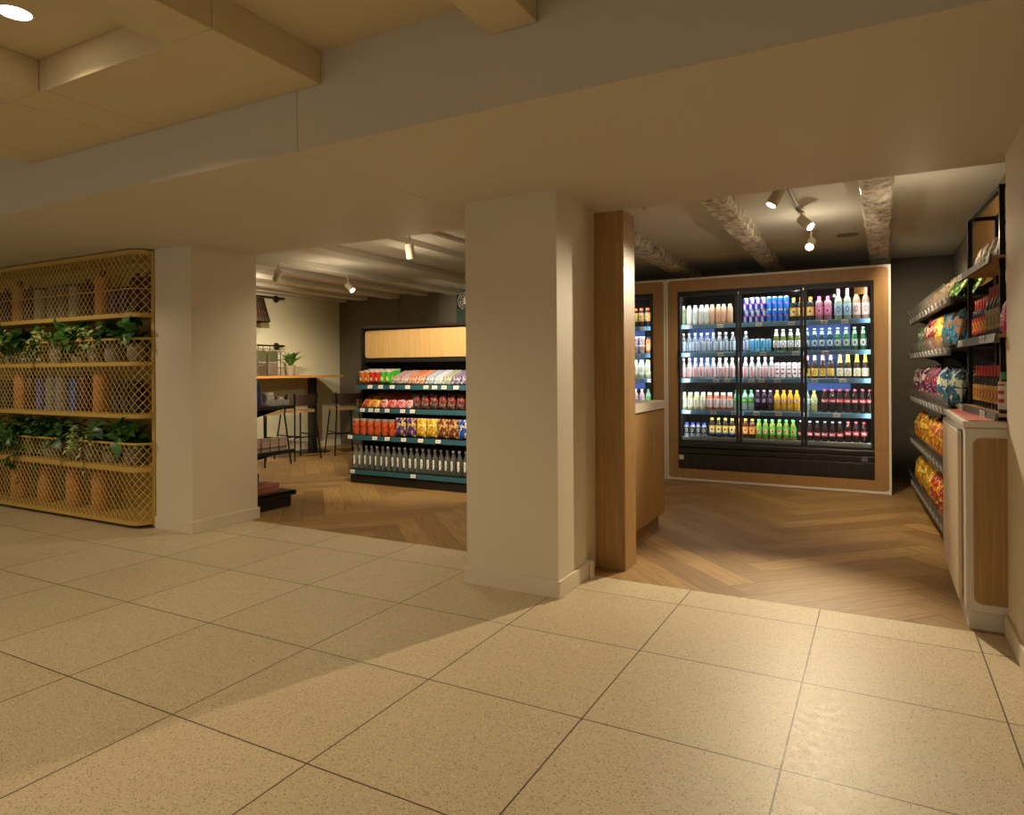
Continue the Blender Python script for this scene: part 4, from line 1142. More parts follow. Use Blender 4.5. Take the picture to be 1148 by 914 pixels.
PETP = [(0.028, 0), (0.031, 0.008), (0.031, 0.06), (0.0285, 0.085), (0.031, 0.11), (0.031, 0.14), (0.024, 0.17), (0.0135, 0.19), (0.0125, 0.205)]
COLAP = [(0.026, 0), (0.030, 0.01), (0.0305, 0.05), (0.0265, 0.08), (0.0305, 0.11), (0.031, 0.145), (0.024, 0.18), (0.0135, 0.205), (0.0125, 0.22)]
GCOLA = [(0.026, 0), (0.029, 0.008), (0.028, 0.04), (0.0255, 0.065), (0.029, 0.10), (0.0275, 0.125), (0.016, 0.17), (0.012, 0.205)]
JUICEP = [(0.030, 0), (0.033, 0.008), (0.033, 0.13), (0.03, 0.152), (0.022, 0.165)]
ALUP = [(0.028, 0), (0.0305, 0.006), (0.0305, 0.165), (0.026, 0.185), (0.017, 0.198)]
BEERP = [(0.029, 0), (0.0305, 0.006), (0.0305, 0.125), (0.026, 0.15), (0.0145, 0.18), (0.0125, 0.222)]
WINEP = [(0.035, 0), (0.0365, 0.006), (0.0365, 0.18), (0.031, 0.21), (0.0155, 0.24), (0.0145, 0.305)]
SPARK = [(0.031, 0), (0.033, 0.006), (0.033, 0.12), (0.028, 0.15), (0.0155, 0.185), (0.0135, 0.235)]
SLIM = [(0.022, 0), (0.0262, 0.008), (0.0262, 0.122), (0.023, 0.13), (0.0215, 0.134)]
WC = M('#e9e6e0', 0.45); GRC = M('#9fa3a6', 0.4)
K = {}
K['white_alu'] = bottle('metal_bottle', ALUP, M('#e9e7e0', 0.35), (0.018, 0.196, 0.216), M('#f2f1ea', 0.4), (0.03, 0.15), printed('#ecebe4', '#cfcac0', 'vtext', 0.09, 0.012, 0.05))
K['peach_alu'] = bottle('metal_bottle', ALUP, M('#e8b594', 0.35), (0.018, 0.196, 0.216), M('#f0c9ae', 0.4), (0.03, 0.15), printed('#ecbd9c', '#d99f7e', 'vtext', 0.09, 0.012, 0.05))
K['green_alu'] = bottle('metal_bottle', ALUP, M('#8f9b72', 0.35), (0.018, 0.196, 0.216), M('#c9cdb4', 0.4))
K['energy_ind'] = bottle('drink_can', SLIM, M('#b9bcc6', 0.25, 0.4), None, None, (0.008, 0.122), printed('#2a2fb0', '#d8405a', 'quarter', 0.066, 0.02, 0.05, '#b4bad0', 0.25))
K['energy_blue'] = bottle('drink_can', SLIM, M('#b9bcc6', 0.25, 0.4), None, None, (0.008, 0.122), printed('#2f86dd', '#d8506a', 'quarter', 0.066, 0.02, 0.05, '#2a66c4', 0.25))
K['sky_can'] = bottle('drink_can', SLIM, M('#b9bcc6', 0.25, 0.4), None, None, (0.008, 0.122), printed('#5fb4de', '#2a62a8', 'vtext', 0.07, 0.008, 0.04, rough=0.25))
K['red_white_can'] = bottle('drink_can', [(0.022, 0), (0.0265, 0.008), (0.0265, 0.15), (0.023, 0.158), (0.0215, 0.162)], M('#c9c5c2', 0.25, 0.3), None, None, (0.008, 0.15), printed('#eae5e2', '#c8384a', 'stack', 0.08, 0.014, 0.055, rough=0.3))
K['orange_neck'] = bottle('glass_bottle', WINEP[:3] + [(0.030, 0.195), (0.0155, 0.21), (0.0145, 0.225)], GLASS('#2a2622', 0.9), (0.0165, 0.205, 0.245), M('#e59a2c', 0.35), (0.05, 0.14), printed('#e7b04a', '#fff0c8', 'oval', 0.095, 0.022, 0.03, '#b86a1c'))
K['pink'] = bottle('glass_bottle', WINEP[:3] + [(0.030, 0.195), (0.0155, 0.21), (0.0145, 0.225)], GLASS('#d9a0a8', 0.7), (0.0165, 0.205, 0.245), M('#e05a92', 0.35), (0.05, 0.14), printed('#e87aa6', '#f6d0de', 'oval', 0.095, 0.022, 0.03, '#d04a80'))
K['wine_blue'] = bottle('wine_bottle', WINEP, GLASS('#d9e2c8', 0.5), (0.0165, 0.255, 0.312), M('#e88a86', 0.35), (0.04, 0.16), printed('#b4d2e6', '#3b5f8c', 'oval', 0.10, 0.016, 0.03, '#d6e6f0'), capname='capsule')
K['wine_rose'] = bottle('wine_bottle', WINEP, GLASS('#e6c0a0', 0.5), (0.0165, 0.255, 0.312), M('#e88a86', 0.35), (0.04, 0.16), printed('#f0d8ce', '#a85c5c', 'oval', 0.10, 0.016, 0.03, '#f0d8ce'), capname='capsule')
K['water_blue'] = bottle('water_bottle', WATERP, GLASS('#dfe9ee', 0.22), (0.0145, 0.198, 0.216), WC, (0.02, 0.12), printed('#c3d0dc', '#24408e', 'vtext', 0.07, 0.013, 0.05))
K['water_red'] = bottle('water_bottle', WATERP, GLASS('#e8e6e6', 0.32), (0.0145, 0.198, 0.222), WC, (0.015, 0.12), printed('#cfc6c4', '#d2463e', 'vtext', 0.068, 0.013, 0.05))
K['cider'] = bottle('beer_bottle', BEERP, GLASS('#6a7a34', 0.75), (0.014, 0.216, 0.228), M('#d8d8e8', 0.4), (0.04, 0.11), printed('#e9e9ea', '#4d4a86', 'oval', 0.075, 0.017, 0.03, '#f2f2f2'), (0.165, 0.20), M('#d5d5ea', 0.4))
K['beer_dark'] = bottle('beer_bottle', BEERP, GLASS('#24485a', 0.8), (0.014, 0.216, 0.228), M('#b9c6c4', 0.4), (0.04, 0.11), printed('#7f98a0', '#e8ecea', 'oval', 0.075, 0.02, 0.03, '#35506a'), (0.165, 0.20), M('#8fa8a8', 0.4))
K['beer_green'] = bottle('beer_bottle', BEERP, GLASS('#2f6a3a', 0.8), (0.014, 0.216, 0.228), M('#bcc8b4', 0.4), (0.04, 0.11), printed('#86a184', '#e8ece4', 'oval', 0.075, 0.02, 0.03, '#7a5a70'), (0.165, 0.20), M('#8fae92', 0.4))
K['yellow_lab'] = bottle('beer_bottle', SPARK, GLASS('#3a2a1c', 0.85), (0.0145, 0.228, 0.242), M('#d87a7c', 0.4), (0.02, 0.10), printed('#e0b43c', '#3c2c14', 'oval', 0.06, 0.012, 0.02, '#f0dc9a'), (0.185, 0.225), M('#c88a86', 0.4))
K['gold_neck'] = bottle('beer_bottle', SPARK, GLASS('#3a2c1c', 0.85), (0.0145, 0.228, 0.242), M('#e6b63a', 0.3, 0.2), (0.02, 0.10), printed('#e8e2cc', '#c8a040', 'oval', 0.055, 0.018, 0.03, '#e4dcc8'), (0.16, 0.228), M('#e0b236', 0.3, 0.2))
K['juice_yel'] = bottle('juice_bottle', JUICEP, GLASS('#ddd69a', 0.9), (0.024, 0.163, 0.190), WC, (0.03, 0.125), printed('#ece8d4', '#a8a06a', 'vtext', 0.075, 0.010, 0.035))
K['juice_cor'] = bottle('juice_bottle', JUICEP, GLASS('#e07a56', 0.9), (0.024, 0.163, 0.190), WC, (0.03, 0.125), printed('#f0e2da', '#cf6a50', 'vtext', 0.075, 0.010, 0.035))
K['lemon_lime'] = bottle('soft_drink_bottle', PETP, GLASS('#cfe6d4', 0.4), (0.0145, 0.203, 0.220), M('#2f9a58', 0.4), (0.085, 0.135), printed('#2fa04c', '#e8e04a', 'wave', 0.11, 0.02, 0.015))
K['cassis'] = bottle('soft_drink_bottle', PETP, GLASS('#2c1a2c', 0.85), (0.0145, 0.203, 0.220), M('#b592b0', 0.4), (0.085, 0.135), printed('#3a2440', '#d8c8dc', 'oval', 0.11, 0.016, 0.018, '#8a5a98'))
K['orangeade'] = bottle('soft_drink_bottle', PETP, GLASS('#e6b02a', 0.85), (0.0145, 0.203, 0.220), M('#e88a34', 0.4), (0.085, 0.14), printed('#f0a030', '#f6f0e0', 'oval', 0.112, 0.016, 0.016, '#3a5a9c'))
K['teal_cap'] = bottle('soft_drink_bottle', PETP, GLASS('#b8d4c8', 0.5), (0.0145, 0.203, 0.220), M('#2f8a94', 0.4), (0.085, 0.135), printed('#cfe0d8', '#3a8a80', 'oval', 0.11, 0.016, 0.016, '#e8f0e8'))
K['yellow_cap'] = bottle('soft_drink_bottle', PETP, GLASS('#d0d08a', 0.7), (0.0145, 0.203, 0.220), M('#e6d24a', 0.4), (0.085, 0.135), printed('#e0e0b0', '#8a9a3a', 'oval', 0.11, 0.016, 0.016, '#e8f0e8'))
COLALAB = printed('#d23c44', '#f4e9e6', 'wave', 0.115, 0.022, 0.014)
K['cola'] = bottle('cola_bottle', COLAP, GLASS('#2a1512', 0.85), (0.0145, 0.216, 0.234), M('#d8424a', 0.4), (0.098, 0.135), COLALAB)
K['glass_cola'] = bottle('cola_bottle', GCOLA, GLASS('#33201c', 0.6), (0.0135, 0.200, 0.212), GRC, (0.06, 0.10), printed('#cf3c46', '#f2e8e6', 'wave', 0.08, 0.022, 0.016))
K['red_cap_cola'] = bottle('cola_bottle', COLAP[:6] + [(0.024, 0.17), (0.0135, 0.19), (0.0125, 0.2)], GLASS('#2a1512', 0.8), (0.0145, 0.198, 0.215), M('#d8424a', 0.4), (0.075, 0.12), printed('#cf3c46', '#f2e8e6', 'wave', 0.098, 0.022, 0.018))
K['kids_water'] = bottle('water_bottle', [(0.027, 0), (0.029, 0.006), (0.029, 0.11), (0.024, 0.13), (0.016, 0.14)], GLASS('#cfd8e4', 0.45), (0.018, 0.138, 0.158), M('#2f3f9c', 0.4), (0.04, 0.11), printed('#2c3440', '#e0d89a', 'oval', 0.075, 0.014, 0.02, '#2c3440'))
K['ice_tea'] = bottle('ice_tea_bottle', PETP, GLASS('#3a2a20', 0.8), (0.0165, 0.198, 0.217), M('#e8dc3c', 0.4), (0.055, 0.135), printed('#e6d24a', '#f0e8d0', 'oval', 0.095, 0.02, 0.025, '#d04a3a'), (0.04, 0.058), M('#3a55a8', 0.4))
K['ice_tea_or'] = bottle('ice_tea_bottle', PETP, GLASS('#5a2c18', 0.8), (0.0165, 0.198, 0.217), M('#ee8c30', 0.4), (0.055, 0.135), printed('#e8902a', '#f0e0a0', 'oval', 0.095, 0.02, 0.025, '#c8482c'))
K['ice_tea_gr'] = bottle('ice_tea_bottle', PETP, GLASS('#7a8a30', 0.75), (0.0165, 0.198, 0.217), M('#44b05a', 0.4), (0.055, 0.135), printed('#58a848', '#f0e090', 'oval', 0.095, 0.02, 0.025, '#d86a3a'))

Y0 = 4.14
def fr_row(k, xs, r, desc, lvl, door, cat='bottle', group=None, z=0.0, start=0):
    where = 'on %s fridge shelf' % lvl if not door else 'on %s fridge shelf, %s door' % (lvl, door)
    row(K[k], xs, Y0, ROWZ[r] + z, desc, where, cat, group or '%s shelf of the big fridge' % lvl, start=start)
T5, T4, T3, T2, T1 = 'top', 'second', 'third', 'fourth', 'bottom'
fr_row('green_alu', [-1.015], 4, 'grey green metal bottle', T5, 'left')
fr_row('white_alu', [-0.951, -0.881, -0.812, -0.754], 4, 'white metal bottle', T5, 'left')
fr_row('peach_alu', [-0.696, -0.628, -0.571, -0.505], 4, 'peach metal bottle', T5, 'left')
CX = [-0.335, -0.277, -0.219, -0.161, -0.103, -0.045, 0.013, 0.071]
fr_row('energy_ind', CX[:4], 4, 'indigo and silver can, lower layer', T5, '', 'can')
fr_row('energy_ind', CX[:4], 4, 'indigo and silver can, upper layer', T5, '', 'can', z=0.1345)
fr_row('energy_blue', CX[4:], 4, 'bright blue can, lower layer', T5, '', 'can')
fr_row('energy_blue', CX[4:], 4, 'bright blue can, upper layer', T5, '', 'can', z=0.1345)
fr_row('orange_neck', [0.142, 0.216, 0.305], 4, 'dark bottle with orange capsule', T5, '')
fr_row('pink', [0.387, 0.468], 4, 'pink labelled bottle with pink capsule', T5, 'right')
fr_row('wine_blue', [0.566, 0.648], 4, 'wine bottle with pale blue label', T5, 'right')
fr_row('wine_rose', [0.732, 0.815], 4, 'wine bottle with pale pink label', T5, 'right')
fr_row('water_blue', [-1.018, -0.951, -0.885, -0.818, -0.752, -0.686, -0.619, -0.552, -0.477, -0.340], 3, 'clear water bottle with blue lettering', T4, '')
fr_row('sky_can', [-0.277, -0.221, -0.165, -0.109], 3, 'light blue can', T4, 'middle', 'can')
fr_row('cider', [-0.03, 0.038, 0.111, 0.182], 3, 'olive green bottle with white label', T4, 'middle')
fr_row('beer_dark', [0.268, 0.342, 0.411, 0.484], 3, 'dark teal beer bottle', T4, 'right')
fr_row('beer_green', [0.558, 0.637, 0.712, 0.790], 3, 'green beer bottle', T4, 'right')
fr_row('water_red', [-1.018, -0.951, -0.885, -0.818, -0.752, -0.686, -0.619, -0.552, -0.485, -0.419, -0.345, -0.278, -0.211, -0.145, -0.080], 2, 'clear water bottle with red lettering', T3, '')
fr_row('red_white_can', [-0.022, 0.036, 0.094, 0.152, 0.208], 2, 'white can with red bands', T3, 'middle', 'can')
fr_row('yellow_lab', [0.268, 0.342, 0.418, 0.492], 2, 'brown bottle with yellow label', T3, 'right')
fr_row('gold_neck', [0.578, 0.650, 0.733, 0.807], 2, 'bottle with gold foil neck', T3, 'right')
fr_row('juice_yel', [-1.015, -0.943, -0.872, -0.800], 1, 'pale yellow white-capped juice bottle', T2, 'left')
fr_row('juice_cor', [-0.728, -0.656, -0.584, -0.512], 1, 'coral white-capped juice bottle', T2, 'left')
fr_row('lemon_lime', [-0.440, -0.355, -0.290], 1, 'clear bottle with green label and cap', T2, '')
fr_row('cassis', [-0.224, -0.158, -0.092], 1, 'dark purple soft drink bottle', T2, 'middle')
fr_row('orangeade', [-0.026, 0.039, 0.104, 0.169], 1, 'yellow orange soft drink bottle', T2, 'middle')
fr_row('teal_cap', [0.266], 1, 'pale green bottle with teal cap', T2, 'right')
fr_row('yellow_cap', [0.334], 1, 'pale yellow bottle with yellow cap', T2, 'right')
fr_row('cola', [0.434, 0.504, 0.574, 0.643, 0.712, 0.782, 0.848], 1, 'red labelled cola bottle with red cap', T2, 'right')
fr_row('kids_water', [-0.985, -0.920, -0.856, -0.792], 0, 'small water bottle with dark blue cap', T1, 'left')
fr_row('ice_tea', [-0.705, -0.634, -0.562, -0.490], 0, 'ice tea bottle with yellow cap', T1, 'left')
fr_row('ice_tea_or', [-0.424, -0.350, -0.280], 0, 'ice tea bottle with orange cap', T1, '')
fr_row('ice_tea_gr', [-0.212, -0.145, -0.076, -0.006, 0.062, 0.132], 0, 'ice tea bottle with green cap', T1, 'middle')
fr_row('glass_cola', [0.205, 0.291, 0.362, 0.433, 0.504, 0.574], 0, 'glass cola bottle with silver cap', T1, '')
fr_row('red_cap_cola', [0.648, 0.720, 0.792], 0, 'short cola bottle with red cap', T1, 'right')

# the second fridge, seen past the oak panel
K['smoothie'] = bottle('juice_bottle', JUICEP[:3] + [(0.03, 0.17), (0.02, 0.19)], GLASS('#2b2a44', 0.95), (0.022, 0.188, 0.214), M('#ee7a3c', 0.4), (0.06, 0.16), printed('#e6b45a', '#f0e0c8', 'oval', 0.115, 0.02, 0.025, '#8aa84a'))
K['cup'] = bottle('drink_cup', [(0.024, 0), (0.034, 0.085), (0.036, 0.09)], M('#efe6de', 0.5), (0.037, 0.088, 0.098), M('#f0ece6', 0.4), (0.005, 0.08), printed('#efe2d6', '#e07a3c', 'bag', 0.045, 0.03, 0.03, '#c8563a'), capname='lid')
K['orange_bot'] = bottle('juice_bottle', JUICEP, GLASS('#e08a3a', 0.95), (0.024, 0.163, 0.190), M('#4a3a66', 0.4), (0.03, 0.125), printed('#f0a860', '#fff0e0', 'vtext', 0.075, 0.010, 0.035))
K['pale_juice'] = bottle('juice_bottle', JUICEP[:3] + [(0.03, 0.17), (0.02, 0.19)], GLASS('#d8dcae', 0.9), (0.022, 0.188, 0.210), M('#d8cf5a', 0.4), (0.04, 0.15), printed('#e6e6d0', '#8a9a5a', 'oval', 0.1, 0.016, 0.03, '#c8d0a8'))
K['pink_water'] = bottle('water_bottle', PETP, GLASS('#dcb8c0', 0.7), (0.0145, 0.203, 0.220), WC, (0.06, 0.12), printed('#e0c8cc', '#a85a70', 'oval', 0.09, 0.016, 0.02))
def f2_row(k, xs, r, desc, lvl, cat='bottle', z=0.0):
    row(K[k], xs, Y0, ROWZ[r] + z, desc, 'on the %s shelf of second fridge' % lvl, cat, '%s shelf of the second fridge' % lvl, side='right')
f2_row('smoothie', [-1.355, -1.430, -1.505, -1.58], 4, 'dark bottle with orange cap', 'top')
f2_row('orange_bot', [-1.350, -1.42], 3, 'orange juice bottle', 'second')
f2_row('cup', [-1.50, -1.58], 3, 'orange printed cup, lower layer', 'second', 'cup')
f2_row('cup', [-1.50, -1.58], 3, 'orange printed cup, upper layer', 'second', 'cup', 0.099)
f2_row('pale_juice', [-1.355, -1.430, -1.505, -1.58], 2, 'pale juice bottle with yellow cap', 'third')
f2_row('lemon_lime', [-1.355, -1.428], 1, 'clear bottle with green cap', 'fourth')
f2_row('pink_water', [-1.505, -1.58], 1, 'pink water bottle', 'fourth')

# ---------------------------------------------------------------- snack bags
def bag_mesh(w, h, t, seed, mat, name='snack_bag', amp=0.006):
    bm = bmesh.new(); nx, nz = 9, 12
    def grid(sg):
        g_ = []
        for j in range(nz + 1):
            v = j / nz; r_ = []
            for i in range(nx + 1):
                u = -1 + 2 * i / nx
                e = max(0.0, 1 - abs(u) ** 2.6) ** 0.6
                f = max(0.0, 1 - abs(2 * v - 1) ** 3.5) ** 0.7
                if j in (0, nz): f = 0.0
                th = t / 2 * e * f
                nzv = noise.noise(Vector((u * 2.2 + seed * 3.1, v * 3.5 + sg, seed))) + 0.6 * noise.noise(Vector((u * 5 + seed, v * 7, seed * 2 + sg)))
                th += nzv * amp * e * (0.3 + f)
                pinch = 1 - 0.07 * f
                r_.append(bm.verts.new((u * w / 2 * pinch, sg * (0.0008 + max(0.0, th)), v * h + (0.003 * (i % 2) if j == nz else 0.0))))
            g_.append(r_)
        return g_
    a, b = grid(-1), grid(1)
    for j in range(nz):
        for i in range(nx):
            bm.faces.new((a[j][i], a[j][i + 1], a[j + 1][i + 1], a[j + 1][i])); bm.faces.new((b[j][i + 1], b[j][i], b[j + 1][i], b[j + 1][i + 1]))
    for j in range(nz):
        bm.faces.new((a[j + 1][0], b[j + 1][0], b[j][0], a[j][0])); bm.faces.new((a[j][nx], b[j][nx], b[j + 1][nx], a[j + 1][nx]))
    for i in range(nx):
        bm.faces.new((a[0][i + 1], a[0][i], b[0][i], b[0][i + 1])); bm.faces.new((a[nz][i], a[nz][i + 1], b[nz][i + 1], b[nz][i]))
    for f in bm.faces: f.smooth = True
    bmesh.ops.recalc_face_normals(bm, faces=bm.faces)
    me = bpy.data.meshes.new(name); bm.to_mesh(me); bm.free(); me.materials.append(mat)
    return me

# gondola goods -- top shelf: tubs and chocolate bars
zA, zB, zC, zD = 1.085, 0.825, 0.53, 0.152
def tub(c, c2):
    pr = [(0.030, 0), (0.034, 0.004), (0.0355, 0.135), (0.036, 0.138)]
    return Kind('snack_tub', MB().lathe(pr, seg=16).mesh('snack_tub', printed(c, c2, 'oval', 0.06, 0.022, 0.035, '#d8c8a0', 0.3), True),
                [('lid', MB().lathe([(0.037, 0.138), (0.037, 0.150), (0.033, 0.152)], seg=16).mesh('lid', clear('#d8d2cc', 0.7, 'clear_lid'), True))])
TX = span(-4.245, -3.80, 6)
for kd, ids, desc in ((tub('#c86a1e', '#7a3a14'), (0, 1), 'orange'), (tub('#c8281e', '#7a1410'), (2, 3), 'red'), (tub('#3fa83a', '#b8c83c'), (4, 5), 'green')):
    for rw, nm in enumerate(('front', 'middle', 'back')):
        for q, i in enumerate(ids):
            kd.put((TX[i], 2.405 + rw * 0.077, zA + rw * 0.012), '%s snack tub, %s one in the %s row, top gondola shelf' % (desc, ('left', 'right')[q], nm), 'tub', 'snack tubs on the gondola')
BARC = [('#a08088', '#5c2c4a', 'mauve'), ('#b49098', '#6c3450', 'pink'), ('#c86a3a', '#3c2418', 'orange'), ('#b85c34', '#f0d8b0', 'rust'), ('#7f9cc8', '#e8ecf4', 'light blue'), ('#c8d0e0', '#3a58a0', 'silver blue'),
        ('#98a090', '#4c5848', 'grey green'), ('#4c3c78', '#a890c8', 'violet'), ('#5a4888', '#c8b0d8', 'purple'), ('#7a5040', '#d8b898', 'brown'), ('#8c90a0', '#383c50', 'grey')]
for i, (c1, c2, nm) in enumerate(BARC):
    me = MB().box((-0.048, -0.014, 0.0), (0.048, 0.014, 0.10), 0.004).mesh('chocolate_bar', printed(c1, c2, 'bag', 0.05, 0.04, 0.03, '#e8e0d8', 0.3))
    kd = Kind('chocolate_bar', me)
    x = -3.735 + i * 0.112
    for q in range(6):
        kd.put((x, 2.395 + q * 0.036, zA + 0.004 + q * 0.0125), '%s chocolate bar, %s from the front of its stack, top gondola shelf' % (nm, ORD[q]), 'chocolate bar', 'chocolate bars on the gondola', (-0.55, 0, 0))
# second shelf
cand = [('#b03428', '#e0a838', 'red and gold'), ('#e08a24', '#f4d070', 'orange'), ('#c83c34', '#f0e0d0', 'red and white'), ('#d82c3c', '#f2b8b8', 'bright red'), ('#d8304a', '#f4c8d0', 'crimson'), ('#d86478', '#f6e4e4', 'pink and white')]
for i, (c1, c2, nm) in enumerate(cand):
    kd = Kind('candy_bag', bag_mesh(0.13, 0.17, 0.05, i + 1, printed(c1, c2, 'bag', 0.08, 0.05, 0.05, c2, 0.3), 'candy_bag'))
    for q in range(3):
        kd.put((-4.19 + i * 0.118, 2.42 + q * 0.05, zB + 0.004 + q * 0.02), '%s candy bag, %s from the front, second gondola shelf' % (nm, ORD[q]), 'sweets bag', 'candy bags on the gondola', (-0.75, 0, R.uniform(-0.1, 0.1)))
for i in range(8):
    kd = Kind('candy_bag', bag_mesh(0.105, 0.17, 0.05, i + 11, printed('#2a2422', '#d8d0c8', 'bag', 0.08, 0.045, 0.06, '#b83a30', 0.3), 'candy_bag', 0.008))
    kd.put((-3.49 + i * 0.113, 2.44, zB), 'black white and red sweets bag, %s from left on the second gondola shelf' % ORD[i], 'sweets bag', 'black sweets bags', (-0.12, 0, R.uniform(-0.15, 0.15)))
# third shelf
tb = bottle('snack_tube', [(0.036, 0), (0.038, 0.004), (0.038, 0.15), (0.034, 0.158)], M('#b84a2c', 0.35), (0.039, 0.156, 0.178), M('#8f8c88', 0.4), (0.01, 0.145), printed('#c8482c', '#e8b04a', 'bag', 0.08, 0.03, 0.04, '#8c2418', 0.3), capname='lid')
row(tb, [-4.215, -4.115, -4.013, -3.912, -3.812, -3.715], 2.305, zC, 'red and orange snack jar with grey lid', 'on the third gondola shelf', 'jar', 'snack jars on the gondola')
for (x, c1, c2, c3, nm, n, st) in (([-3.605, -3.465], '#4c2a78', '#8a5aa8', '#e0c840', 'purple', 2, 0), ([-3.33, -3.195], '#d8a41c', '#a86c18', '#f4e08a', 'yellow', 2, 0),
                                   ([-3.06, -2.93], '#6c3420', '#a86a40', '#d8b878', 'brown', 2, 0), ([-2.80, -2.665, -2.53], '#1c4ab0', '#2c6ad0', '#e0d8a0', 'blue', 3, 0)):
    for q, xx in enumerate(x):
        Kind('snack_pouch', bag_mesh(0.135, 0.20, 0.06, q + len(nm), printed(c1, c2, 'bag', 0.10, 0.06, 0.08, c3, 0.3), 'snack_pouch')).put((xx, 2.31, zC), '%s snack pouch, %s one on the third gondola shelf' % (nm, ('left', 'right', 'far right')[q] if n == 2 or q == 2 else ('first', 'second')[q]), 'snack bag', 'pouches on the gondola', (-0.06, 0, R.uniform(-0.1, 0.1)))
# bottom shelf
wb = bottle('water_bottle', [(0.031, 0), (0.033, 0.006), (0.033, 0.155), (0.029, 0.18), (0.0155, 0.215), (0.0135, 0.245)], GLASS('#cfd3cf', 0.13), (0.0165, 0.243, 0.266), GRC, (0.05, 0.16), clear_print('#f2f2ee', 0.105, 0.013, 0.05))
row(wb, [-4.213 + i * 0.0765 for i in range(23)], 2.29, zD, 'tall clear water bottle', 'on the bottom gondola shelf', 'bottle', 'water bottles on the gondola')

# ---------------------------------------------------------------- bottles in the black rack
def on(root, lx, ly, lz):
    c, s = math.cos(root.rotation_euler.z), math.sin(root.rotation_euler.z)
    return (root.location.x + lx * c - ly * s, root.location.y + lx * s + ly * c, root.location.z + lz)
def wine(body, labc, labm2, capc, nm='wine_bottle', s=0.74):
    p = [(r * s * 1.1, z * s) for r, z in WINEP]
    return bottle(nm, p, M(body, 0.25), (0.0195 * 1.1 * s, 0.215 * s, 0.308 * s), M(capc, 0.35), (0.045 * s, 0.165 * s), printed(labc, labm2, 'oval', 0.10 * s, 0.022, 0.03, labc, 0.45), capname='capsule')
WR, WB, WY = wine('#2a1c1a', '#b83a34', '#e0a84a', '#b02a28'), wine('#3a2c24', '#9c8c6c', '#7a6848', '#8a3028', s=0.86), wine('#221814', '#c8a860', '#b8542c', '#b02a28')
for i in range(5):
    WR.put(on(wt, 0.03, 0.76 - i * 0.078, WSH[1]), 'small wine bottle with red label, %s from left on the rack\'s middle shelf' % ORD[i], 'bottle', 'wine bottles in the black rack', (0, 0, wz - PI / 2))
    WR.put(on(wt, 0.092, 0.76 - i * 0.078, WSH[1]), 'small red capped bottle in the second row, %s from left, rack\'s middle shelf' % ORD[i], 'bottle', 'wine bottles in the black rack', (0, 0, wz - PI / 2))
for i in range(4):
    WB.put(on(wt, 0.03, 0.36 - i * 0.085, WSH[1]), 'taller wine bottle with beige label, %s from left on the rack\'s middle shelf' % ORD[i], 'bottle', 'wine bottles in the black rack', (0, 0, wz - PI / 2))
for i in range(9):
    WY.put(on(wt, 0.03, 0.745 - i * 0.081, WSH[0]), 'small wine bottle with gold label, %s from left on the rack\'s lowest shelf' % ORD[i], 'bottle', 'wine bottles in the black rack', (0, 0, wz - PI / 2))
for i in range(7):
    kd = Kind('snack_bag', bag_mesh(0.11, 0.15, 0.05, 31 + i, printed('#b8a68c', '#8a7458', 'bag', 0.07, 0.04, 0.05, '#e0d4bc', 0.45)))
    kd.put(on(wt, 0.02 + 0.03 * (i % 2), 0.70 - i * 0.088, WSH[2] + 0.002), 'cream paper snack bag, %s from left on the rack\'s top shelf' % ORD[i], 'snack bag', 'cream bags in the black rack', (-0.25, 0, wz - PI / 2))
Kind('pouch', bag_mesh(0.12, 0.17, 0.05, 51, printed('#d83a78', '#3a58a8', 'bag', 0.12, 0.05, 0.05, '#e890b4', 0.35), 'pouch')).put(on(wt, 0.0, -0.075, WSH[1] + 0.0), 'pink and blue pouch at the right end of the rack', 'pouch', None, (-0.1, 0, wz - PI / 2))
bottle('sauce_bottle', JUICEP, M('#3a2a26', 0.3), (0.024, 0.163, 0.195), M('#2f8a4a', 0.4), (0.02, 0.15), printed('#d6d2ca', '#b8303a', 'stack', 0.09, 0.03, 0.05)).put(on(wt, 0.0, -0.075, WSH[0]), 'green capped bottle at the right end of the rack', 'bottle', None, (0, 0, wz - PI / 2))

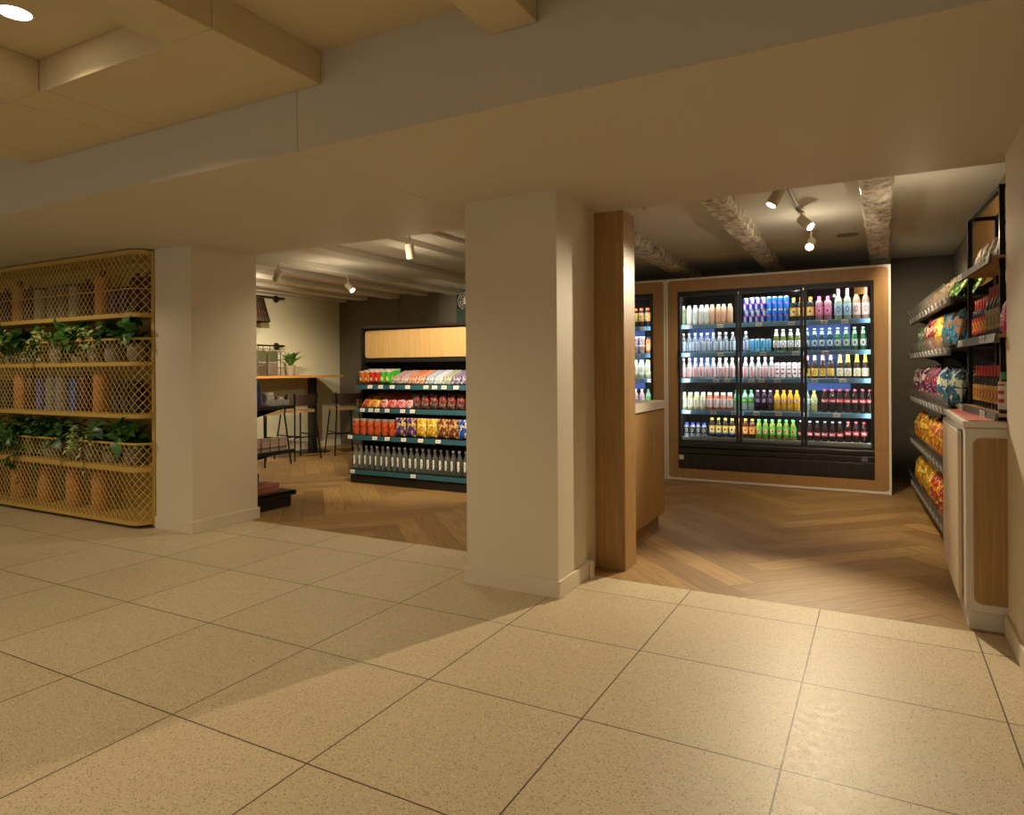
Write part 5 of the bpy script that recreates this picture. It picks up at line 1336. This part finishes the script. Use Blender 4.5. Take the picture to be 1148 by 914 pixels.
# ---------------------------------------------------------------- crisps on the wall shelving
def crisps(tier, items, w, h, t, depth, nm, lvl, tilt=-0.1):
    """items: list of (colour, second, third, description, count) running from the near end"""
    y = w * 0.62; sd = tier * 17
    for (c1, c2, c3, d, n) in items:
        m = printed(c1, c2, 'bag', h * 0.5, w * 0.42, h * 0.38, c3, 0.25)
        mes = [bag_mesh(w, h, t, sd + q, m, 'snack_bag', 0.017) for q in range(3)]
        for i in range(n):
            for k in range(depth):
                lab = '%s, %s from near end, %s tier of the wall shelving' % (d, ORD[i], lvl) if depth == 1 else '%s, %s from near end, %s row, %s wall tier' % (d, ORD[i], ('front', 'second', 'third', 'fourth')[k], lvl)
                link_o = Kind('snack_bag', mes[(i + k) % 3]).put(on(ct, 0.04 + k * (t + 0.015), y, CT[tier] + 0.002), lab, 'snack bag', 'snack bags on the %s wall tier' % lvl, (tilt + R.uniform(-0.14, 0.10), R.uniform(-0.08, 0.08), cz_ - PI / 2 + R.uniform(-0.2, 0.2)), R.uniform(0.92, 1.04))
            y += w * 1.02
        sd += 5
crisps(4, [('#2f6a2a', '#5c9440', '#b8d080', 'green crisps bag', 2), ('#b89c78', '#8a6c48', '#e4d4b4', 'beige snack bag', 4), ('#9a6c4a', '#6c4428', '#d8b890', 'brown snack bag', 5)], 0.20, 0.20, 0.055, 2, '', 'top', -0.45)
crisps(3, [('#2d7fa6', '#79b4cc', '#b07a40', 'blue patterned snack bag', 2), ('#d8a828', '#b87818', '#f0dc8a', 'yellow snack bag', 2), ('#8a3c34', '#b8604c', '#d8b0a0', 'red brown snack bag', 3), ('#4c7a58', '#7aa880', '#d0dcc0', 'sage green snack bag', 3)], 0.21, 0.26, 0.08, 2, '', 'second')
crisps(2, [('#2f5c8a', '#5c8a3a', '#cdd6c0', 'blue and green crisps bag', 3), ('#5a2c50', '#b8a4ac', '#8c2434', 'mauve and white crisps bag', 4), ('#43182f', '#8a5a74', '#c0b0b0', 'plum crisps bag', 3)], 0.22, 0.28, 0.10, 2, '', 'third', -0.05)
crisps(1, [('#b8641c', '#43245f', '#e0b840', 'orange and purple crisps bag', 5), ('#b07a20', '#8a2c1c', '#e0c050', 'golden crisps bag', 5)], 0.22, 0.27, 0.10, 1, '', 'fourth', -0.05)
crisps(0, [('#b3261e', '#d8c8b8', '#e0b030', 'red and white crisps bag', 5), ('#c89a1c', '#a83c1c', '#e8d070', 'yellow crisps bag', 5)], 0.22, 0.27, 0.10, 1, '', 'lowest', -0.05)
